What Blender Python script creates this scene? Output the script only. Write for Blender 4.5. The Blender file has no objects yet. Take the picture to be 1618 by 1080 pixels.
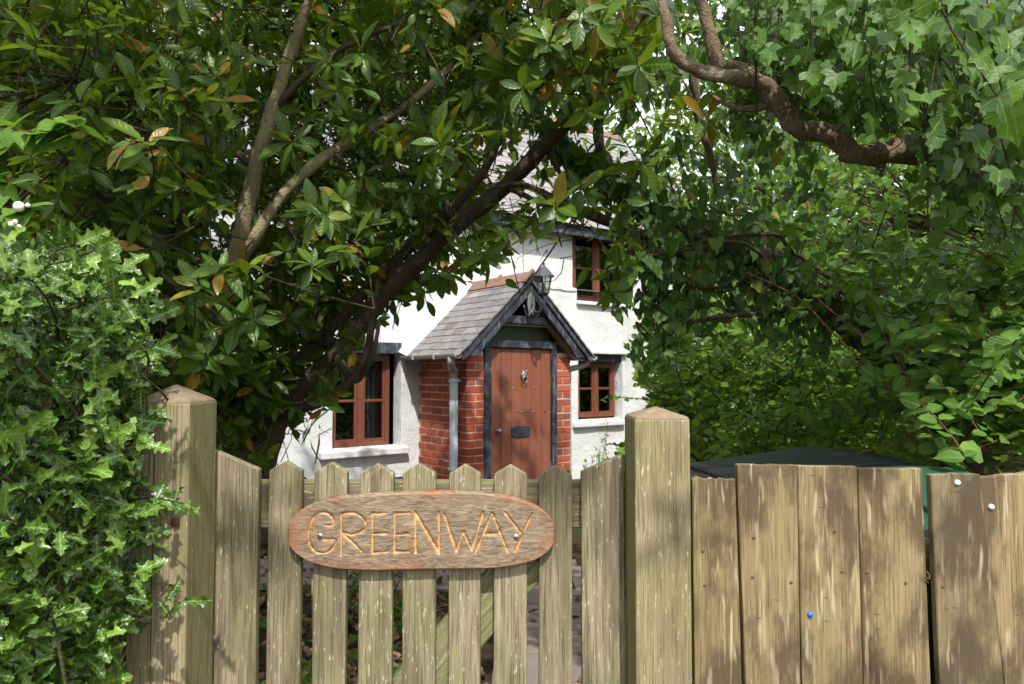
import bpy, bmesh, math, random
import numpy as np
from mathutils import Vector, Matrix

random.seed(7)
rng = np.random.default_rng(11)
sc = bpy.context.scene
COL = sc.collection

# ------------------------------------------------------------------ camera, sky, sun, exposure
F = 1100.0                       # focal length in photo pixels (photo is 1618 wide)
PITCH = math.radians(2.6)
CAM = np.array([0.0, 0.0, 1.38])
cd = bpy.data.cameras.new('camera')
cam = bpy.data.objects.new('camera', cd); COL.objects.link(cam)
cam.location = CAM; cam.rotation_euler = (math.pi/2 + PITCH, 0, 0)
cd.sensor_width = 36.0; cd.lens = 36.0*F/1618.0
cd.clip_start = 0.05; cd.clip_end = 600
cd.dof.use_dof = True; cd.dof.focus_distance = 1.75; cd.dof.aperture_fstop = 9.0
sc.camera = cam

SUN_EL = math.radians(53); SUN_H = Vector((0.15, -0.99, 0)).normalized()   # horizontal direction towards the sun
world = bpy.data.worlds.new('World'); sc.world = world; world.use_nodes = True
wn = world.node_tree.nodes; wl = world.node_tree.links
sky = wn.new('ShaderNodeTexSky'); sky.sky_type = 'NISHITA'; sky.sun_disc = False
sky.sun_elevation = SUN_EL; sky.sun_rotation = math.atan2(SUN_H.x, SUN_H.y)
sky.air_density = 1.0; sky.dust_density = 3.0; sky.ozone_density = 1.0
wmix = wn.new('ShaderNodeMix'); wmix.data_type = 'RGBA'; wmix.inputs[0].default_value = 0.55   # thin bright cloud over the whole sky
wl.new(sky.outputs[0], wmix.inputs[6]); wmix.inputs[7].default_value = (11.5, 11.6, 11.8, 1)
wl.new(wmix.outputs[2], wn['Background'].inputs[0]); wn['Background'].inputs[1].default_value = 0.15
sd = bpy.data.lights.new('sun', 'SUN'); sd.energy = 4.0; sd.angle = math.radians(0.9); sd.color = (1.0, 0.965, 0.90)
sun = bpy.data.objects.new('sun', sd); COL.objects.link(sun)
sdir = Vector((SUN_H.x*math.cos(SUN_EL), SUN_H.y*math.cos(SUN_EL), math.sin(SUN_EL)))
sun.rotation_euler = sdir.to_track_quat('Z', 'Y').to_euler()
sun.location = sdir*30
sc.view_settings.view_transform = 'Standard'; sc.view_settings.look = 'None'
sc.view_settings.exposure = 0.62; sc.view_settings.gamma = 1.0
sc.view_settings.use_curve_mapping = False

# ------------------------------------------------------------------ small helpers
FW = np.array([0, math.cos(PITCH), math.sin(PITCH)]); UPV = np.array([0, -math.sin(PITCH), math.cos(PITCH)]); RT = np.array([1.0, 0, 0])
def at(px, py, d):
    """world point seen at photo pixel (px, py) at depth d metres"""
    return CAM + d*(FW + (px-809.0)/F*RT + (540.0-py)/F*UPV)
def proj(P):
    """photo pixels and depth of an (n,3) array"""
    q = np.asarray(P)-CAM
    d = q@FW; dd = np.where(np.abs(d) < 1e-4, 1e-4, d)
    return 809.0+F*(q@RT)/dd, 540.0-F*(q@UPV)/dd, d
def ground_z(y):
    return float(np.interp(y, [1.8, 5.5], [0.0, -0.25]))
def inside(px, py, poly):
    px = np.asarray(px); py = np.asarray(py); r = np.zeros(px.shape, bool)
    n = len(poly); j = n-1
    for i in range(n):
        xi, yi = poly[i]; xj, yj = poly[j]
        c = ((yi > py) != (yj > py)) & (px < (xj-xi)*(py-yi)/((yj-yi) or 1e-9)+xi)
        r ^= c; j = i
    return r
def link(o, parent=None):
    COL.objects.link(o)
    if parent is not None: o.parent = parent
    return o
def tag(o, label=None, cat=None, group=None, kind=None):
    if label: o['label'] = label
    if cat: o['category'] = cat
    if group: o['group'] = group
    if kind: o['kind'] = kind
    return o
def empty(name, loc=(0, 0, 0), rz=0.0):
    o = bpy.data.objects.new(name, None); o.empty_display_size = 0.1
    o.location = loc; o.rotation_euler = (0, 0, rz); return link(o)

class MB:
    """collects verts and faces, builds one mesh object"""
    def __init__(s): s.v = []; s.f = []
    def add(s, vs, fs):
        b = len(s.v); s.v += [tuple(map(float, v)) for v in vs]; s.f += [tuple(i+b for i in f) for f in fs]; return s
    def box(s, x0, x1, y0, y1, z0, z1):
        vs = [(x, y, z) for z in (z0, z1) for y in (y0, y1) for x in (x0, x1)]
        return s.add(vs, [(0, 2, 3, 1), (4, 5, 7, 6), (0, 1, 5, 4), (2, 6, 7, 3), (0, 4, 6, 2), (1, 3, 7, 5)])
    def prism(s, poly, axis, a, b):
        """polygon in the two other axes, extruded along axis ('x','y','z') from a to b"""
        n = len(poly)
        def mk(p, h):
            return {'x': (h, p[0], p[1]), 'y': (p[0], h, p[1]), 'z': (p[0], p[1], h)}[axis]
        vs = [mk(p, a) for p in poly]+[mk(p, b) for p in poly]
        fs = [tuple(range(n))[::-1], tuple(range(n, 2*n))]+[(i, (i+1) % n, (i+1) % n+n, i+n) for i in range(n)]
        return s.add(vs, fs)
    def tube(s, pts, rad, sides=8, cap=True, jit=0.0):
        pts = [Vector(p) for p in pts]; n = len(pts)
        if not hasattr(rad, '__len__'): rad = [rad]*n
        base = len(s.v); ref = None; f1, f2, f3 = (random.uniform(0, 6.3) for _ in range(3))
        for i, p in enumerate(pts):
            t = (pts[min(i+1, n-1)]-pts[max(i-1, 0)])
            t = t.normalized() if t.length > 1e-9 else Vector((0, 0, 1))
            if ref is None:
                ref = t.orthogonal().normalized()
            else:
                ref = (ref-t*ref.dot(t)); ref = ref.normalized() if ref.length > 1e-6 else t.orthogonal().normalized()
            bt = t.cross(ref)
            for k in range(sides):
                a = 2*math.pi*k/sides; r = rad[i]*(1+jit*(.42*math.sin(i*.5+2*a+f1)+.34*math.sin(i*.21-3*a+f2)+.3*math.sin(i*.9+a+f3)+.35*(random.random()-.5))) if jit else rad[i]
                q = p+ref*(math.cos(a)*r)+bt*(math.sin(a)*r); s.v.append((q.x, q.y, q.z))
        for i in range(n-1):
            for k in range(sides):
                a = base+i*sides+k; b = base+i*sides+(k+1) % sides
                s.f.append((a, b, b+sides, a+sides))
        if cap:
            s.f.append(tuple(base+k for k in range(sides))[::-1]); s.f.append(tuple(base+(n-1)*sides+k for k in range(sides)))
        return s
    def lathe(s, prof, sides=16, c=(0, 0, 0)):
        """profile of (r, z) round the z axis"""
        base = len(s.v)
        for r, z in prof:
            for k in range(sides):
                a = 2*math.pi*k/sides; s.v.append((c[0]+r*math.cos(a), c[1]+r*math.sin(a), c[2]+z))
        for i in range(len(prof)-1):
            for k in range(sides):
                a = base+i*sides+k; b = base+i*sides+(k+1) % sides
                s.f.append((a, b, b+sides, a+sides))
        s.f.append(tuple(base+k for k in range(sides))[::-1]); s.f.append(tuple(base+(len(prof)-1)*sides+k for k in range(sides)))
        return s
    def mesh(s, name, mat, bevel=0.0, seg=1, smooth=False):
        me = bpy.data.meshes.new(name); me.from_pydata(s.v, [], s.f)
        if bevel or True:
            bm = bmesh.new(); bm.from_mesh(me)
            bmesh.ops.recalc_face_normals(bm, faces=bm.faces)
            if bevel:
                ed = [e for e in bm.edges if len(e.link_faces) == 2 and e.calc_face_angle(0) > 0.5]
                bmesh.ops.bevel(bm, geom=ed, offset=bevel, segments=seg, affect='EDGES', profile=0.5, clamp_overlap=True)
            bm.to_mesh(me); bm.free()
        if mat: me.materials.append(mat)
        if smooth: me.polygons.foreach_set('use_smooth', [True]*len(me.polygons))
        return me
    def build(s, name, mat, parent=None, loc=(0, 0, 0), bevel=0.0, seg=1, smooth=False):
        o = bpy.data.objects.new(name, s.mesh(name, mat, bevel, seg, smooth)); o.location = loc
        return link(o, parent)
def inst(name, me, parent, loc, rot=(0, 0, 0), scale=(1, 1, 1)):
    o = bpy.data.objects.new(name, me); o.location = loc; o.rotation_euler = rot; o.scale = scale
    return link(o, parent)
def smooth_path(pts, n=6):
    """Catmull-Rom through points of any dimension"""
    p = [np.array(q, float) for q in pts]; p = [2*p[0]-p[1]]+p+[2*p[-1]-p[-2]]; out = []
    for i in range(1, len(p)-2):
        for k in range(n):
            t = k/n; a, b, c, d = p[i-1], p[i], p[i+1], p[i+2]
            out.append(.5*((2*b)+(-a+c)*t+(2*a-5*b+4*c-d)*t*t+(-a+3*b-3*c+d)*t**3))
    out.append(p[-2]); return out

# ------------------------------------------------------------------ materials
class NT:
    def __init__(s, name):
        s.m = bpy.data.materials.new(name); s.m.use_nodes = True
        s.t = s.m.node_tree; s.n = s.t.nodes; s.l = s.t.links; s.b = s.n['Principled BSDF']; s.out = s.n['Material Output']
    def new(s, t, **k):
        x = s.n.new(t)
        for a, b in k.items(): setattr(x, a, b)
        return x
    def lk(s, a, b): s.l.new(a, b)
    def coords(s, scale=(1, 1, 1), src='Object', rnd=True):
        tc = s.new('ShaderNodeTexCoord'); mp = s.new('ShaderNodeMapping'); mp.inputs['Scale'].default_value = scale
        if rnd:
            oi = s.new('ShaderNodeObjectInfo'); ml = s.new('ShaderNodeMath', operation='MULTIPLY'); ml.inputs[1].default_value = 37.0
            s.lk(oi.outputs['Random'], ml.inputs[0])
            ad = s.new('ShaderNodeVectorMath', operation='ADD'); s.lk(tc.outputs[src], ad.inputs[0]); s.lk(ml.outputs[0], ad.inputs[1])
            s.lk(ad.outputs[0], mp.inputs['Vector'])
        else: s.lk(tc.outputs[src], mp.inputs['Vector'])
        return mp.outputs[0]
    def noise(s, vec, scale=5, detail=4, rough=.55, dist=0):
        x = s.new('ShaderNodeTexNoise'); s.lk(vec, x.inputs['Vector'])
        x.inputs['Scale'].default_value = scale; x.inputs['Detail'].default_value = detail
        x.inputs['Roughness'].default_value = rough; x.inputs['Distortion'].default_value = dist
        return x.outputs['Fac']
    def ramp(s, fac, stops, interp='LINEAR'):
        x = s.new('ShaderNodeValToRGB'); x.color_ramp.interpolation = interp; e = x.color_ramp.elements
        while len(e) < len(stops): e.new(0.5)
        for i, (p, c) in enumerate(stops):
            e[i].position = p; e[i].color = (c, c, c, 1) if not hasattr(c, '__len__') else (*c, 1)
        s.lk(fac, x.inputs[0]); return x.outputs[0]
    def mix(s, fac, a, b, mode='MIX'):
        x = s.new('ShaderNodeMix', data_type='RGBA', blend_type=mode)
        for i, v in ((0, fac), (6, a), (7, b)):
            if hasattr(v, 'links'): s.lk(v, x.inputs[i])
            else: x.inputs[i].default_value = v if i == 0 else (*v, 1)
        return x.outputs[2]
    def math(s, op, a, b=0.0):
        x = s.new('ShaderNodeMath', operation=op)
        for i, v in ((0, a), (1, b)):
            if hasattr(v, 'links'): s.lk(v, x.inputs[i])
            else: x.inputs[i].default_value = v
        return x.outputs[0]
    def bump(s, h, dist=.002, strength=.6):
        x = s.new('ShaderNodeBump'); x.inputs['Distance'].default_value = dist; x.inputs['Strength'].default_value = strength
        s.lk(h, x.inputs['Height']); s.lk(x.outputs[0], s.b.inputs['Normal'])
    def color(s, c):
        if hasattr(c, 'links'): s.lk(c, s.b.inputs['Base Color'])
        else: s.b.inputs['Base Color'].default_value = (*c, 1)
    def rough(s, r, spec=.5):
        s.b.inputs['Specular IOR Level'].default_value = spec
        if hasattr(r, 'links'): s.lk(r, s.b.inputs['Roughness'])
        else: s.b.inputs['Roughness'].default_value = r
    def rnd(s):
        return s.new('ShaderNodeObjectInfo').outputs['Random']

def m_plain(name, c, r=.6, var=.15, sc_=8, bump=.0, metal=0.0, spec=.5):
    t = NT(name); v = t.coords(); n = t.noise(v, sc_, 5)
    t.color(t.mix(n, tuple(x*(1-var) for x in c), tuple(min(1, x*(1+var)) for x in c))); t.rough(r, spec)
    t.b.inputs['Metallic'].default_value = metal
    if bump: t.bump(t.noise(v, sc_*6, 5), bump)
    return t.m

def m_weathered_wood(name, base, light, green, fleck, gam=.5, stain=None):
    """grain runs along local z"""
    t = NT(name)
    v1 = t.coords((120, 120, 3.5)); v2 = t.coords((22, 22, 3.0)); v3 = t.coords((15, 15, 4)); v4 = t.coords((190, 190, 48)); v5 = t.coords((330, 330, 9))
    fine = t.noise(v5, 1.0, 4, .6); grain = t.noise(v1, 1.0, 6, .62, .4); broad = t.noise(v2, 1.0, 4, .6, .3); patch = t.noise(v3, 1.0, 5, .65)
    c = t.mix(t.ramp(grain, [(.36, 0.0), (.64, 1.0)]), base, light)
    c = t.mix(t.ramp(patch, [(.46, 0.0), (.60, gam)]), c, green)
    v7 = t.coords((9, 9, 1.6)); big = t.noise(v7, 1.0, 4, .6); c = t.mix(t.ramp(big, [(.40, .55), (.52, 0.0)]), c, tuple(x*.62 for x in base)); c = t.mix(t.ramp(big, [(.55, 0.0), (.68, .5)]), c, tuple(x*1.12 for x in light))  # broad browner and paler patches: uneven timber tone plus painted sun dapples
    if stain:
        c = t.mix(t.ramp(broad, [(.50, 0.0), (.66, .85)]), c, stain)
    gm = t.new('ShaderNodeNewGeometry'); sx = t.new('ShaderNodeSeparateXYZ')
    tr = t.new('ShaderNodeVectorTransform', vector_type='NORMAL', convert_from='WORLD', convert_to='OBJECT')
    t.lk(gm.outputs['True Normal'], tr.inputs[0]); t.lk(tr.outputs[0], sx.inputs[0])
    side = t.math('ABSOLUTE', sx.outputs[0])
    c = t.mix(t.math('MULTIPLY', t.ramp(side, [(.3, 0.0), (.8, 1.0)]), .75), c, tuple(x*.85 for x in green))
    fl = t.noise(v4, 1.0, 3, .5)
    c = t.mix(t.ramp(fl, [(.64, 0.0), (.70, .7)]), c, fleck)
    c = t.mix(t.ramp(fine, [(.36, .75), (.5, 0.0)]), c, tuple(x*.40 for x in base))
    # knots
    vk = t.coords((7, 7, 2.4)); vo = t.new('ShaderNodeTexVoronoi'); vo.inputs['Scale'].default_value = 1.0; t.lk(vk, vo.inputs['Vector'])
    c = t.mix(t.ramp(vo.outputs['Distance'], [(.04, .75), (.10, 0.0)]), c, tuple(x*.4 for x in base))
    t.color(c); t.rough(.85, .25)
    h = t.math('ADD', t.math('MULTIPLY', grain, .7), t.math('MULTIPLY', fine, .5)); t.bump(h, .0030, 1.0)
    return t.m

def m_fence_wood(name):
    t = NT(name)
    v1 = t.coords((120, 120, 3.2)); v2 = t.coords((11, 11, 5.0)); v4 = t.coords((85, 85, 11.0)); v5 = t.coords((320, 320, 8)); v6 = t.coords((26, 26, 2))
    grain = t.noise(v1, 1.0, 6, .62, .4); dark = t.noise(v2, 1.0, 5, .6); fl = t.noise(v4, 1.0, 2, .45, .25); fine = t.noise(v5, 1, 4, .6); grn = t.noise(v6, 1, 4, .6)
    c = t.mix(t.ramp(grain, [(.3, 0.0), (.7, 1.0)]), (.158, .122, .062), (.265, .212, .117))
    c = t.mix(t.ramp(grn, [(.5, 0.0), (.68, .6)]), c, (.23, .21, .085))
    c = t.mix(t.ramp(dark, [(.45, 0.0), (.58, .9)]), c, (.075, .056, .034))
    v8 = t.coords((14, 14, 3.0)); msk = t.ramp(t.noise(v8, 1, 3, .6), [(.42, .12), (.60, 1.0)])
    c = t.mix(t.math('MULTIPLY', t.ramp(fl, [(.56, 0.0), (.68, .8)]), msk), c, (.42, .36, .24))
    rb_ = t.rnd(); c = t.mix(1.0, c, t.ramp(rb_, [(0, (.80, .80, .80)), (.5, (1.0, .97, .92)), (1, (1.15, 1.08, 1.0))]), 'MULTIPLY')
    c = t.mix(t.ramp(fine, [(.36, .7), (.5, 0.0)]), c, (.075, .052, .028))
    vk = t.coords((6, 6, 3.0)); vo = t.new('ShaderNodeTexVoronoi'); vo.inputs['Scale'].default_value = 1.0; t.lk(vk, vo.inputs['Vector'])
    c = t.mix(t.ramp(vo.outputs['Distance'], [(.06, .7), (.13, 0.0)]), c, (.11, .075, .04))
    t.color(c); t.rough(.85, .25)
    h = t.math('ADD', t.math('MULTIPLY', grain, .7), t.math('ADD', t.math('MULTIPLY', fine, .45), t.math('MULTIPLY', fl, .4))); t.bump(h, .0025, .8)
    return t.m

def m_leaf(name, stops, rib=None, rough=.38, trans=.3, tcol=(.16, .26, .03), spec=.5, palmate=False):
    """leaf colour by the per-leaf attribute lv; lx, ly are the place on the blade, rib is 1 along the midrib"""
    t = NT(name)
    at_ = lambda n: t.new('ShaderNodeAttribute', attribute_name=n).outputs['Fac']
    lv, lx, ly = at_('lv'), at_('lx'), at_('ly')
    cv = t.new('ShaderNodeCombineXYZ'); t.lk(lx, cv.inputs[0]); t.lk(ly, cv.inputs[1]); t.lk(t.math('MULTIPLY', lv, 91.0), cv.inputs[2])
    n = t.noise(cv.outputs[0], 3.2, 4, .62); n2 = t.noise(cv.outputs[0], 9.0, 3, .6)
    c = t.ramp(t.math('ADD', lv, t.math('MULTIPLY', t.math('SUBTRACT', n, .5), .16)), stops)
    c = t.mix(t.ramp(n, [(.36, .45), (.56, 0.0)]), c, tuple(x*.55 for x in stops[1][1]))
    c = t.mix(t.ramp(n2, [(.68, 0.0), (.75, .75)]), c, (.12, .075, .028))
    ay = t.math('ABSOLUTE', ly)
    if palmate: ph = t.math('MULTIPLY', t.math('ARCTAN2', ay, t.math('ADD', lx, .02)), 1/.72)
    else: ph = t.math('MULTIPLY', t.math('SUBTRACT', lx, t.math('MULTIPLY', ay, 1.1)), 7.0)
    fr_ = t.math('ABSOLUTE', t.math('SUBTRACT', t.math('FRACT', t.math('ADD', ph, .5)), .5))
    vein = t.ramp(fr_, [(.03, 1.0), (.10 if palmate else .16, 0.0)])
    vc = rib if rib else tuple(min(1, x*1.5) for x in stops[1][1])
    c = t.mix(t.math('MULTIPLY', vein, .38), c, vc)
    if rib:
        r = at_('rib'); c = t.mix(t.ramp(r, [(.80, 0.0), (.97, .75)]), c, rib)
    t.color(c); t.rough(t.math('ADD', t.math('MULTIPLY', t.math('SUBTRACT', n2, .5), .5), rough), spec)
    t.bump(t.math('SUBTRACT', n2, t.math('MULTIPLY', vein, .6)), .0025, .5)
    tb = t.new('ShaderNodeBsdfTranslucent')
    t.lk(t.mix(.55, c, tcol), tb.inputs[0])
    mx = t.new('ShaderNodeMixShader'); mx.inputs[0].default_value = trans
    t.lk(t.b.outputs[0], mx.inputs[1]); t.lk(tb.outputs[0], mx.inputs[2]); t.lk(mx.outputs[0], t.out.inputs[0])
    return t.m

def m_bark(name, a, b, lich=(.30, .31, .22), lf=.35):
    t = NT(name); v = t.coords(); n = t.noise(v, 14, 6, .65); n2 = t.noise(v, 70, 5, .6); n3 = t.noise(v, 6, 4)
    c = t.mix(n, a, b); c = t.mix(t.ramp(n3, [(.52, 0.0), (.66, lf)]), c, lich)
    c = t.mix(t.ramp(n2, [(.3, .5), (.5, 0.0)]), c, tuple(x*.45 for x in a))
    t.color(c); t.rough(.88, .2); n4 = t.noise(v, 160, 4, .6); t.bump(t.math('ADD', t.math('ADD', n, n2), t.math('MULTIPLY', n4, .6)), .012, .9); return t.m

def m_glass(name):
    t = NT(name); t.n.remove(t.b)
    gl = t.new('ShaderNodeBsdfGlossy'); gl.inputs['Roughness'].default_value = .03
    tr = t.new('ShaderNodeBsdfTransparent'); tr.inputs[0].default_value = (.62, .66, .64, 1)
    fr = t.new('ShaderNodeFresnel'); fr.inputs[0].default_value = 1.55
    v = t.coords(); bp = t.new('ShaderNodeBump'); bp.inputs['Distance'].default_value = .01; bp.inputs['Strength'].default_value = .25
    t.lk(t.noise(v, 4, 2), bp.inputs['Height']); t.lk(bp.outputs[0], gl.inputs['Normal'])
    mx = t.new('ShaderNodeMixShader'); t.lk(t.math('ADD', fr.outputs[0], .05), mx.inputs[0]); t.lk(tr.outputs[0], mx.inputs[1]); t.lk(gl.outputs[0], mx.inputs[2])
    t.lk(mx.outputs[0], t.out.inputs[0]); return t.m

def m_render_wall():
    t = NT('white_limewash'); v = t.coords((1, 1, 1), 'Object', False)
    n = t.noise(v, 2.2, 6, .6); n2 = t.noise(v, 16, 6, .65)
    c = t.mix(n, (.53, .535, .54), (.63, .635, .64)); c = t.mix(t.ramp(n2, [(.3, .22), (.48, 0.0)]), c, (.40, .39, .37))
    vs = t.coords((3.2, 3.2, .45), 'Object', False); st = t.noise(vs, 1, 5, .6); c = t.mix(t.ramp(st, [(.52, 0.0), (.70, .45)]), c, (.38, .37, .33))
    t.color(c); t.rough(.9, .15)
    t.bump(t.math('ADD', t.noise(v, 9, 4), t.math('MULTIPLY', t.noise(v, 45, 5), .45)), .016, .8); return t.m

def m_brick():
    t = NT('red_brick'); r = t.rnd(); v = t.coords(); n = t.noise(v, 30, 5, .65); n2 = t.noise(v, 9, 3)
    c = t.ramp(r, [(0, (.22, .052, .032)), (.3, (.34, .075, .04)), (.55, (.40, .10, .048)), (.8, (.30, .085, .055)), (.93, (.20, .075, .06)), (1, (.44, .17, .08))])
    c = t.mix(t.ramp(n2, [(.4, 0.0), (.7, .45)]), c, (.20, .06, .045))
    c = t.mix(t.ramp(n, [(.62, 0.0), (.75, .35)]), c, (.50, .30, .2))
    t.color(c); t.rough(.88, .2); t.bump(n, .004, .7); return t.m

def m_slate(name, k=1.0):
    t = NT(name); r = t.rnd(); v = t.coords((1, 1, 1)); n = t.noise(v, 14, 6, .65); n2 = t.noise(v, 45, 4, .6)
    c = t.ramp(r, [(0, (.105*k, .098*k, .098*k)), (.35, (.155*k, .146*k, .146*k)), (.6, (.185*k, .165*k, .160*k)), (.85, (.135*k, .138*k, .145*k)), (1, (.22*k, .205*k, .195*k))])
    c = t.mix(t.ramp(n, [(.35, .5), (.55, 0.0)]), c, (.09, .08, .078)); c = t.mix(t.ramp(n2, [(.64, 0.0), (.74, .5)]), c, (.33, .31, .25))
    t.color(c); t.rough(.6, .4); t.bump(n, .005, .6); return t.m

def m_black_paint():
    t = NT('peeling_black_paint'); v = t.coords((9, 9, 9)); v2 = t.coords((40, 40, 4)); n = t.noise(v, 1, 6, .65); n2 = t.noise(v2, 1, 5, .6)
    c = t.mix(t.ramp(n, [(.45, 0.0), (.7, 1.0)]), (.018, .021, .03), (.085, .095, .125))
    c = t.mix(t.ramp(n2, [(.57, 0.0), (.66, .7)]), c, (.23, .22, .22))
    t.color(c); t.rough(.6, .4); t.bump(n2, .003, .6); return t.m

def m_terracotta():
    t = NT('weathered_terracotta'); v = t.coords(); n = t.noise(v, 9, 6, .65); n2 = t.noise(v, 26, 5, .6)
    c = t.mix(n, (.15, .085, .060), (.26, .14, .09)); c = t.mix(t.ramp(n2, [(.48, 0.0), (.62, .8)]), c, (.155, .125, .105)); c = t.mix(t.ramp(n2, [(.30, .7), (.40, 0.0)]), c, (.06, .05, .04))
    t.color(c); t.rough(.9, .2); t.bump(n2, .006, .8); return t.m

def m_dirty_glass():
    t = NT('mossy_dark_glass'); v = t.coords(); n = t.noise(v, 22, 5, .7)
    t.color(t.mix(n, (.008, .013, .008), (.030, .045, .018))); t.rough(t.ramp(n, [(.3, .25), (.7, .7)]), .3); return t.m

def m_door():
    t = NT('faded_red_brown_paint'); v = t.coords((14, 14, 1.2)); v2 = t.coords((3, 3, 2)); n = t.noise(v, 1, 6, .65); n2 = t.noise(v2, 1, 5, .6)
    c = t.mix(t.ramp(n, [(.3, 0.0), (.7, 1.0)]), (.155, .050, .030), (.245, .092, .058))
    c = t.mix(t.ramp(n2, [(.45, 0.0), (.65, .6)]), c, (.21, .065, .03))
    t.color(c); t.rough(.55, .35); t.bump(n, .0015, .5); return t.m

def m_sign():
    t = NT('weathered_varnished_oak'); a = t.new('ShaderNodeAttribute', attribute_name='grv'); e = t.new('ShaderNodeAttribute', attribute_name='edge')
    v = t.coords((16, 16, 95), 'Object', False); v.node.inputs['Rotation'].default_value = (0, math.radians(-7), 0)
    n = t.noise(v, 1.0, 8, .70, 2.6)
    v2 = t.coords((4, 4, 9), 'Object', False); n2 = t.noise(v2, 1.0, 5, .62, .8); v3 = t.coords((40, 40, 190), 'Object', False); n3 = t.noise(v3, 1, 5, .65, 1.5)
    c = t.ramp(n, [(.32, (.055, .043, .034)), (.43, (.150, .108, .072)), (.54, (.25, .185, .115)), (.70, (.34, .285, .195))])
    c = t.mix(t.ramp(n2, [(.56, 0.0), (.68, .65)]), c, (.27, .115, .045))
    c = t.mix(t.math('MULTIPLY', e.outputs['Fac'], t.ramp(n2, [(.42, 0.0), (.55, .8)])), c, (.26, .10, .042))
    c = t.mix(t.ramp(n3, [(.34, .7), (.50, 0.0)]), c, (.07, .05, .036))
    c = t.mix(t.ramp(a.outputs['Fac'], [(.12, 0.0), (.5, 1.0)]), c, t.mix(t.ramp(n3, [(.35, 0.0), (.65, 1.0)]), (.32, .155, .050), (.60, .37, .165)))
    t.color(c); t.rough(.6, .4); t.bump(t.math('ADD', n, t.math('MULTIPLY', n3, .6)), .0014, .8); return t.m

def m_ground():
    t = NT('leafy_soil'); v = t.coords((1, 1, 1), 'Object', False); n = t.noise(v, 3, 8, .7); n2 = t.noise(v, 40, 5, .7); n3 = t.noise(v, .7, 4)
    c = t.mix(n2, (.022, .016, .010), (.085, .060, .036)); c = t.mix(t.ramp(n3, [(.5, 0.0), (.62, .7)]), c, (.035, .055, .015))
    t.color(c); t.rough(.95, .1); t.bump(t.math('ADD', n, n2), .03, 1.0); return t.m

M = {}
M['gate'] = m_weathered_wood('weathered_gate_timber', (.170, .140, .080), (.310, .264, .172), (.178, .175, .068), (.48, .45, .34), .6, (.105, .082, .052))
M['post'] = m_weathered_wood('treated_post_timber', (.205, .165, .088), (.325, .272, .168), (.20, .19, .070), (.45, .41, .28), .55)
M['endgrain'] = m_plain('weathered_end_grain', (.20, .15, .095), .9, .55, 45, .004)
M['brace'] = m_weathered_wood('green_brace_timber', (.18, .165, .085), (.27, .25, .14), (.17, .19, .07), (.40, .39, .26), .6)
M['fence'] = m_fence_wood('weathered_fence_timber')
M['wall'] = m_render_wall()
M['plinth'] = m_plain('tarred_plinth', (.05, .035, .03), .8, .3, 10, .004)
M['brick'] = m_brick()
M['mortar'] = m_plain('lime_mortar', (.50, .385, .29), .95, .2, 25, .004)
M['slate'] = m_slate('porch_slate', 1.2)
M['roofslate'] = m_slate('roof_slate', 1.35)
M['terracotta'] = m_terracotta()
M['black'] = m_black_paint()
M['door'] = m_door()
M['frame'] = m_plain('brown_window_paint', (.155, .050, .028), .45, .25, 14)
M['glass'] = m_glass('window_glass')
M['dirtyglass'] = m_dirty_glass()
M['room'] = m_plain('dark_room', (.035, .032, .03), .9)
M['curtain'] = m_plain('pale_curtain', (.55, .55, .53), .9)
M['gutter'] = m_plain('grey_gutter_plastic', (.33, .32, .30), .55, .25, 12)
M['pipe'] = m_plain('pale_pipe_paint', (.55, .60, .68), .5, .1, 10)
M['metal'] = m_plain('tarnished_metal', (.30, .30, .31), .4, .4, 60, .002, .8)
M['darkmetal'] = m_plain('dark_metal', (.055, .06, .07), .45, .35, 30, .001, .5)
M['iron'] = m_plain('blackened_iron', (.04, .05, .065), .5, .4, 30, .001, .3)
M['sign'] = m_sign()
M['screw'] = m_plain('zinc_screw', (.55, .58, .62), .28, .15, 80, 0, .95)
M['pin_white'] = m_plain('white_plastic', (.75, .75, .73), .35, .05)
M['pin_blue'] = m_plain('blue_plastic', (.02, .13, .55), .35, .05)
M['rust'] = m_plain('rusty_steel', (.10, .045, .02), .7, .4, 50)
M['bin_black'] = m_plain('black_bin_plastic', (.010, .011, .016), .5, .5, 6, .001, 0, .25)
M['bin_green'] = m_plain('green_bin_plastic', (.014, .065, .036), .5, .3, 5, .001)
M['ground'] = m_ground()
M['paver'] = m_plain('concrete_paver', (.17, .135, .115), .9, .4, 7, .006)
M['candle'] = m_plain('cream_wax', (.62, .56, .34), .5, .08)
M['berry'] = m_plain('white_berry', (.80, .77, .66), .4, .06)
M['sealant'] = m_plain('cream_filler', (.60, .50, .36), .9, .2)
M['bark_dark'] = m_bark('dark_laurel_bark', (.050, .040, .026), (.10, .080, .052), (.11, .12, .06), .5)
M['bark_light'] = m_bark('pale_laurel_bark', (.22, .185, .10), (.34, .30, .18), (.27, .28, .14), .5)
M['bark_red'] = m_bark('reddish_gnarled_bark', (.13, .092, .058), (.25, .182, .118), (.30, .29, .20), .75)
M['twig'] = m_bark('twig_bark', (.035, .028, .016), (.075, .058, .034), (.07, .08, .035), .3)
M['twig_red'] = m_bark('red_twig_bark', (.10, .045, .022), (.20, .09, .045), (.14, .10, .05), .2)
M['twig_holly'] = m_bark('green_brown_twig', (.040, .038, .016), (.085, .070, .032), (.09, .11, .04), .4)
YEL = [(.955, (.30, .17, .020)), (1.0, (.36, .16, .025))]
M['laurel'] = m_leaf('laurel_leaf', [(0, (.024, .062, .006)), (.45, (.050, .112, .010)), (.86, (.110, .195, .018)), (.915, (.19, .21, .015))]+YEL, (.13, .20, .03), .34, .36, (.26, .36, .012), .36)
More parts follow.
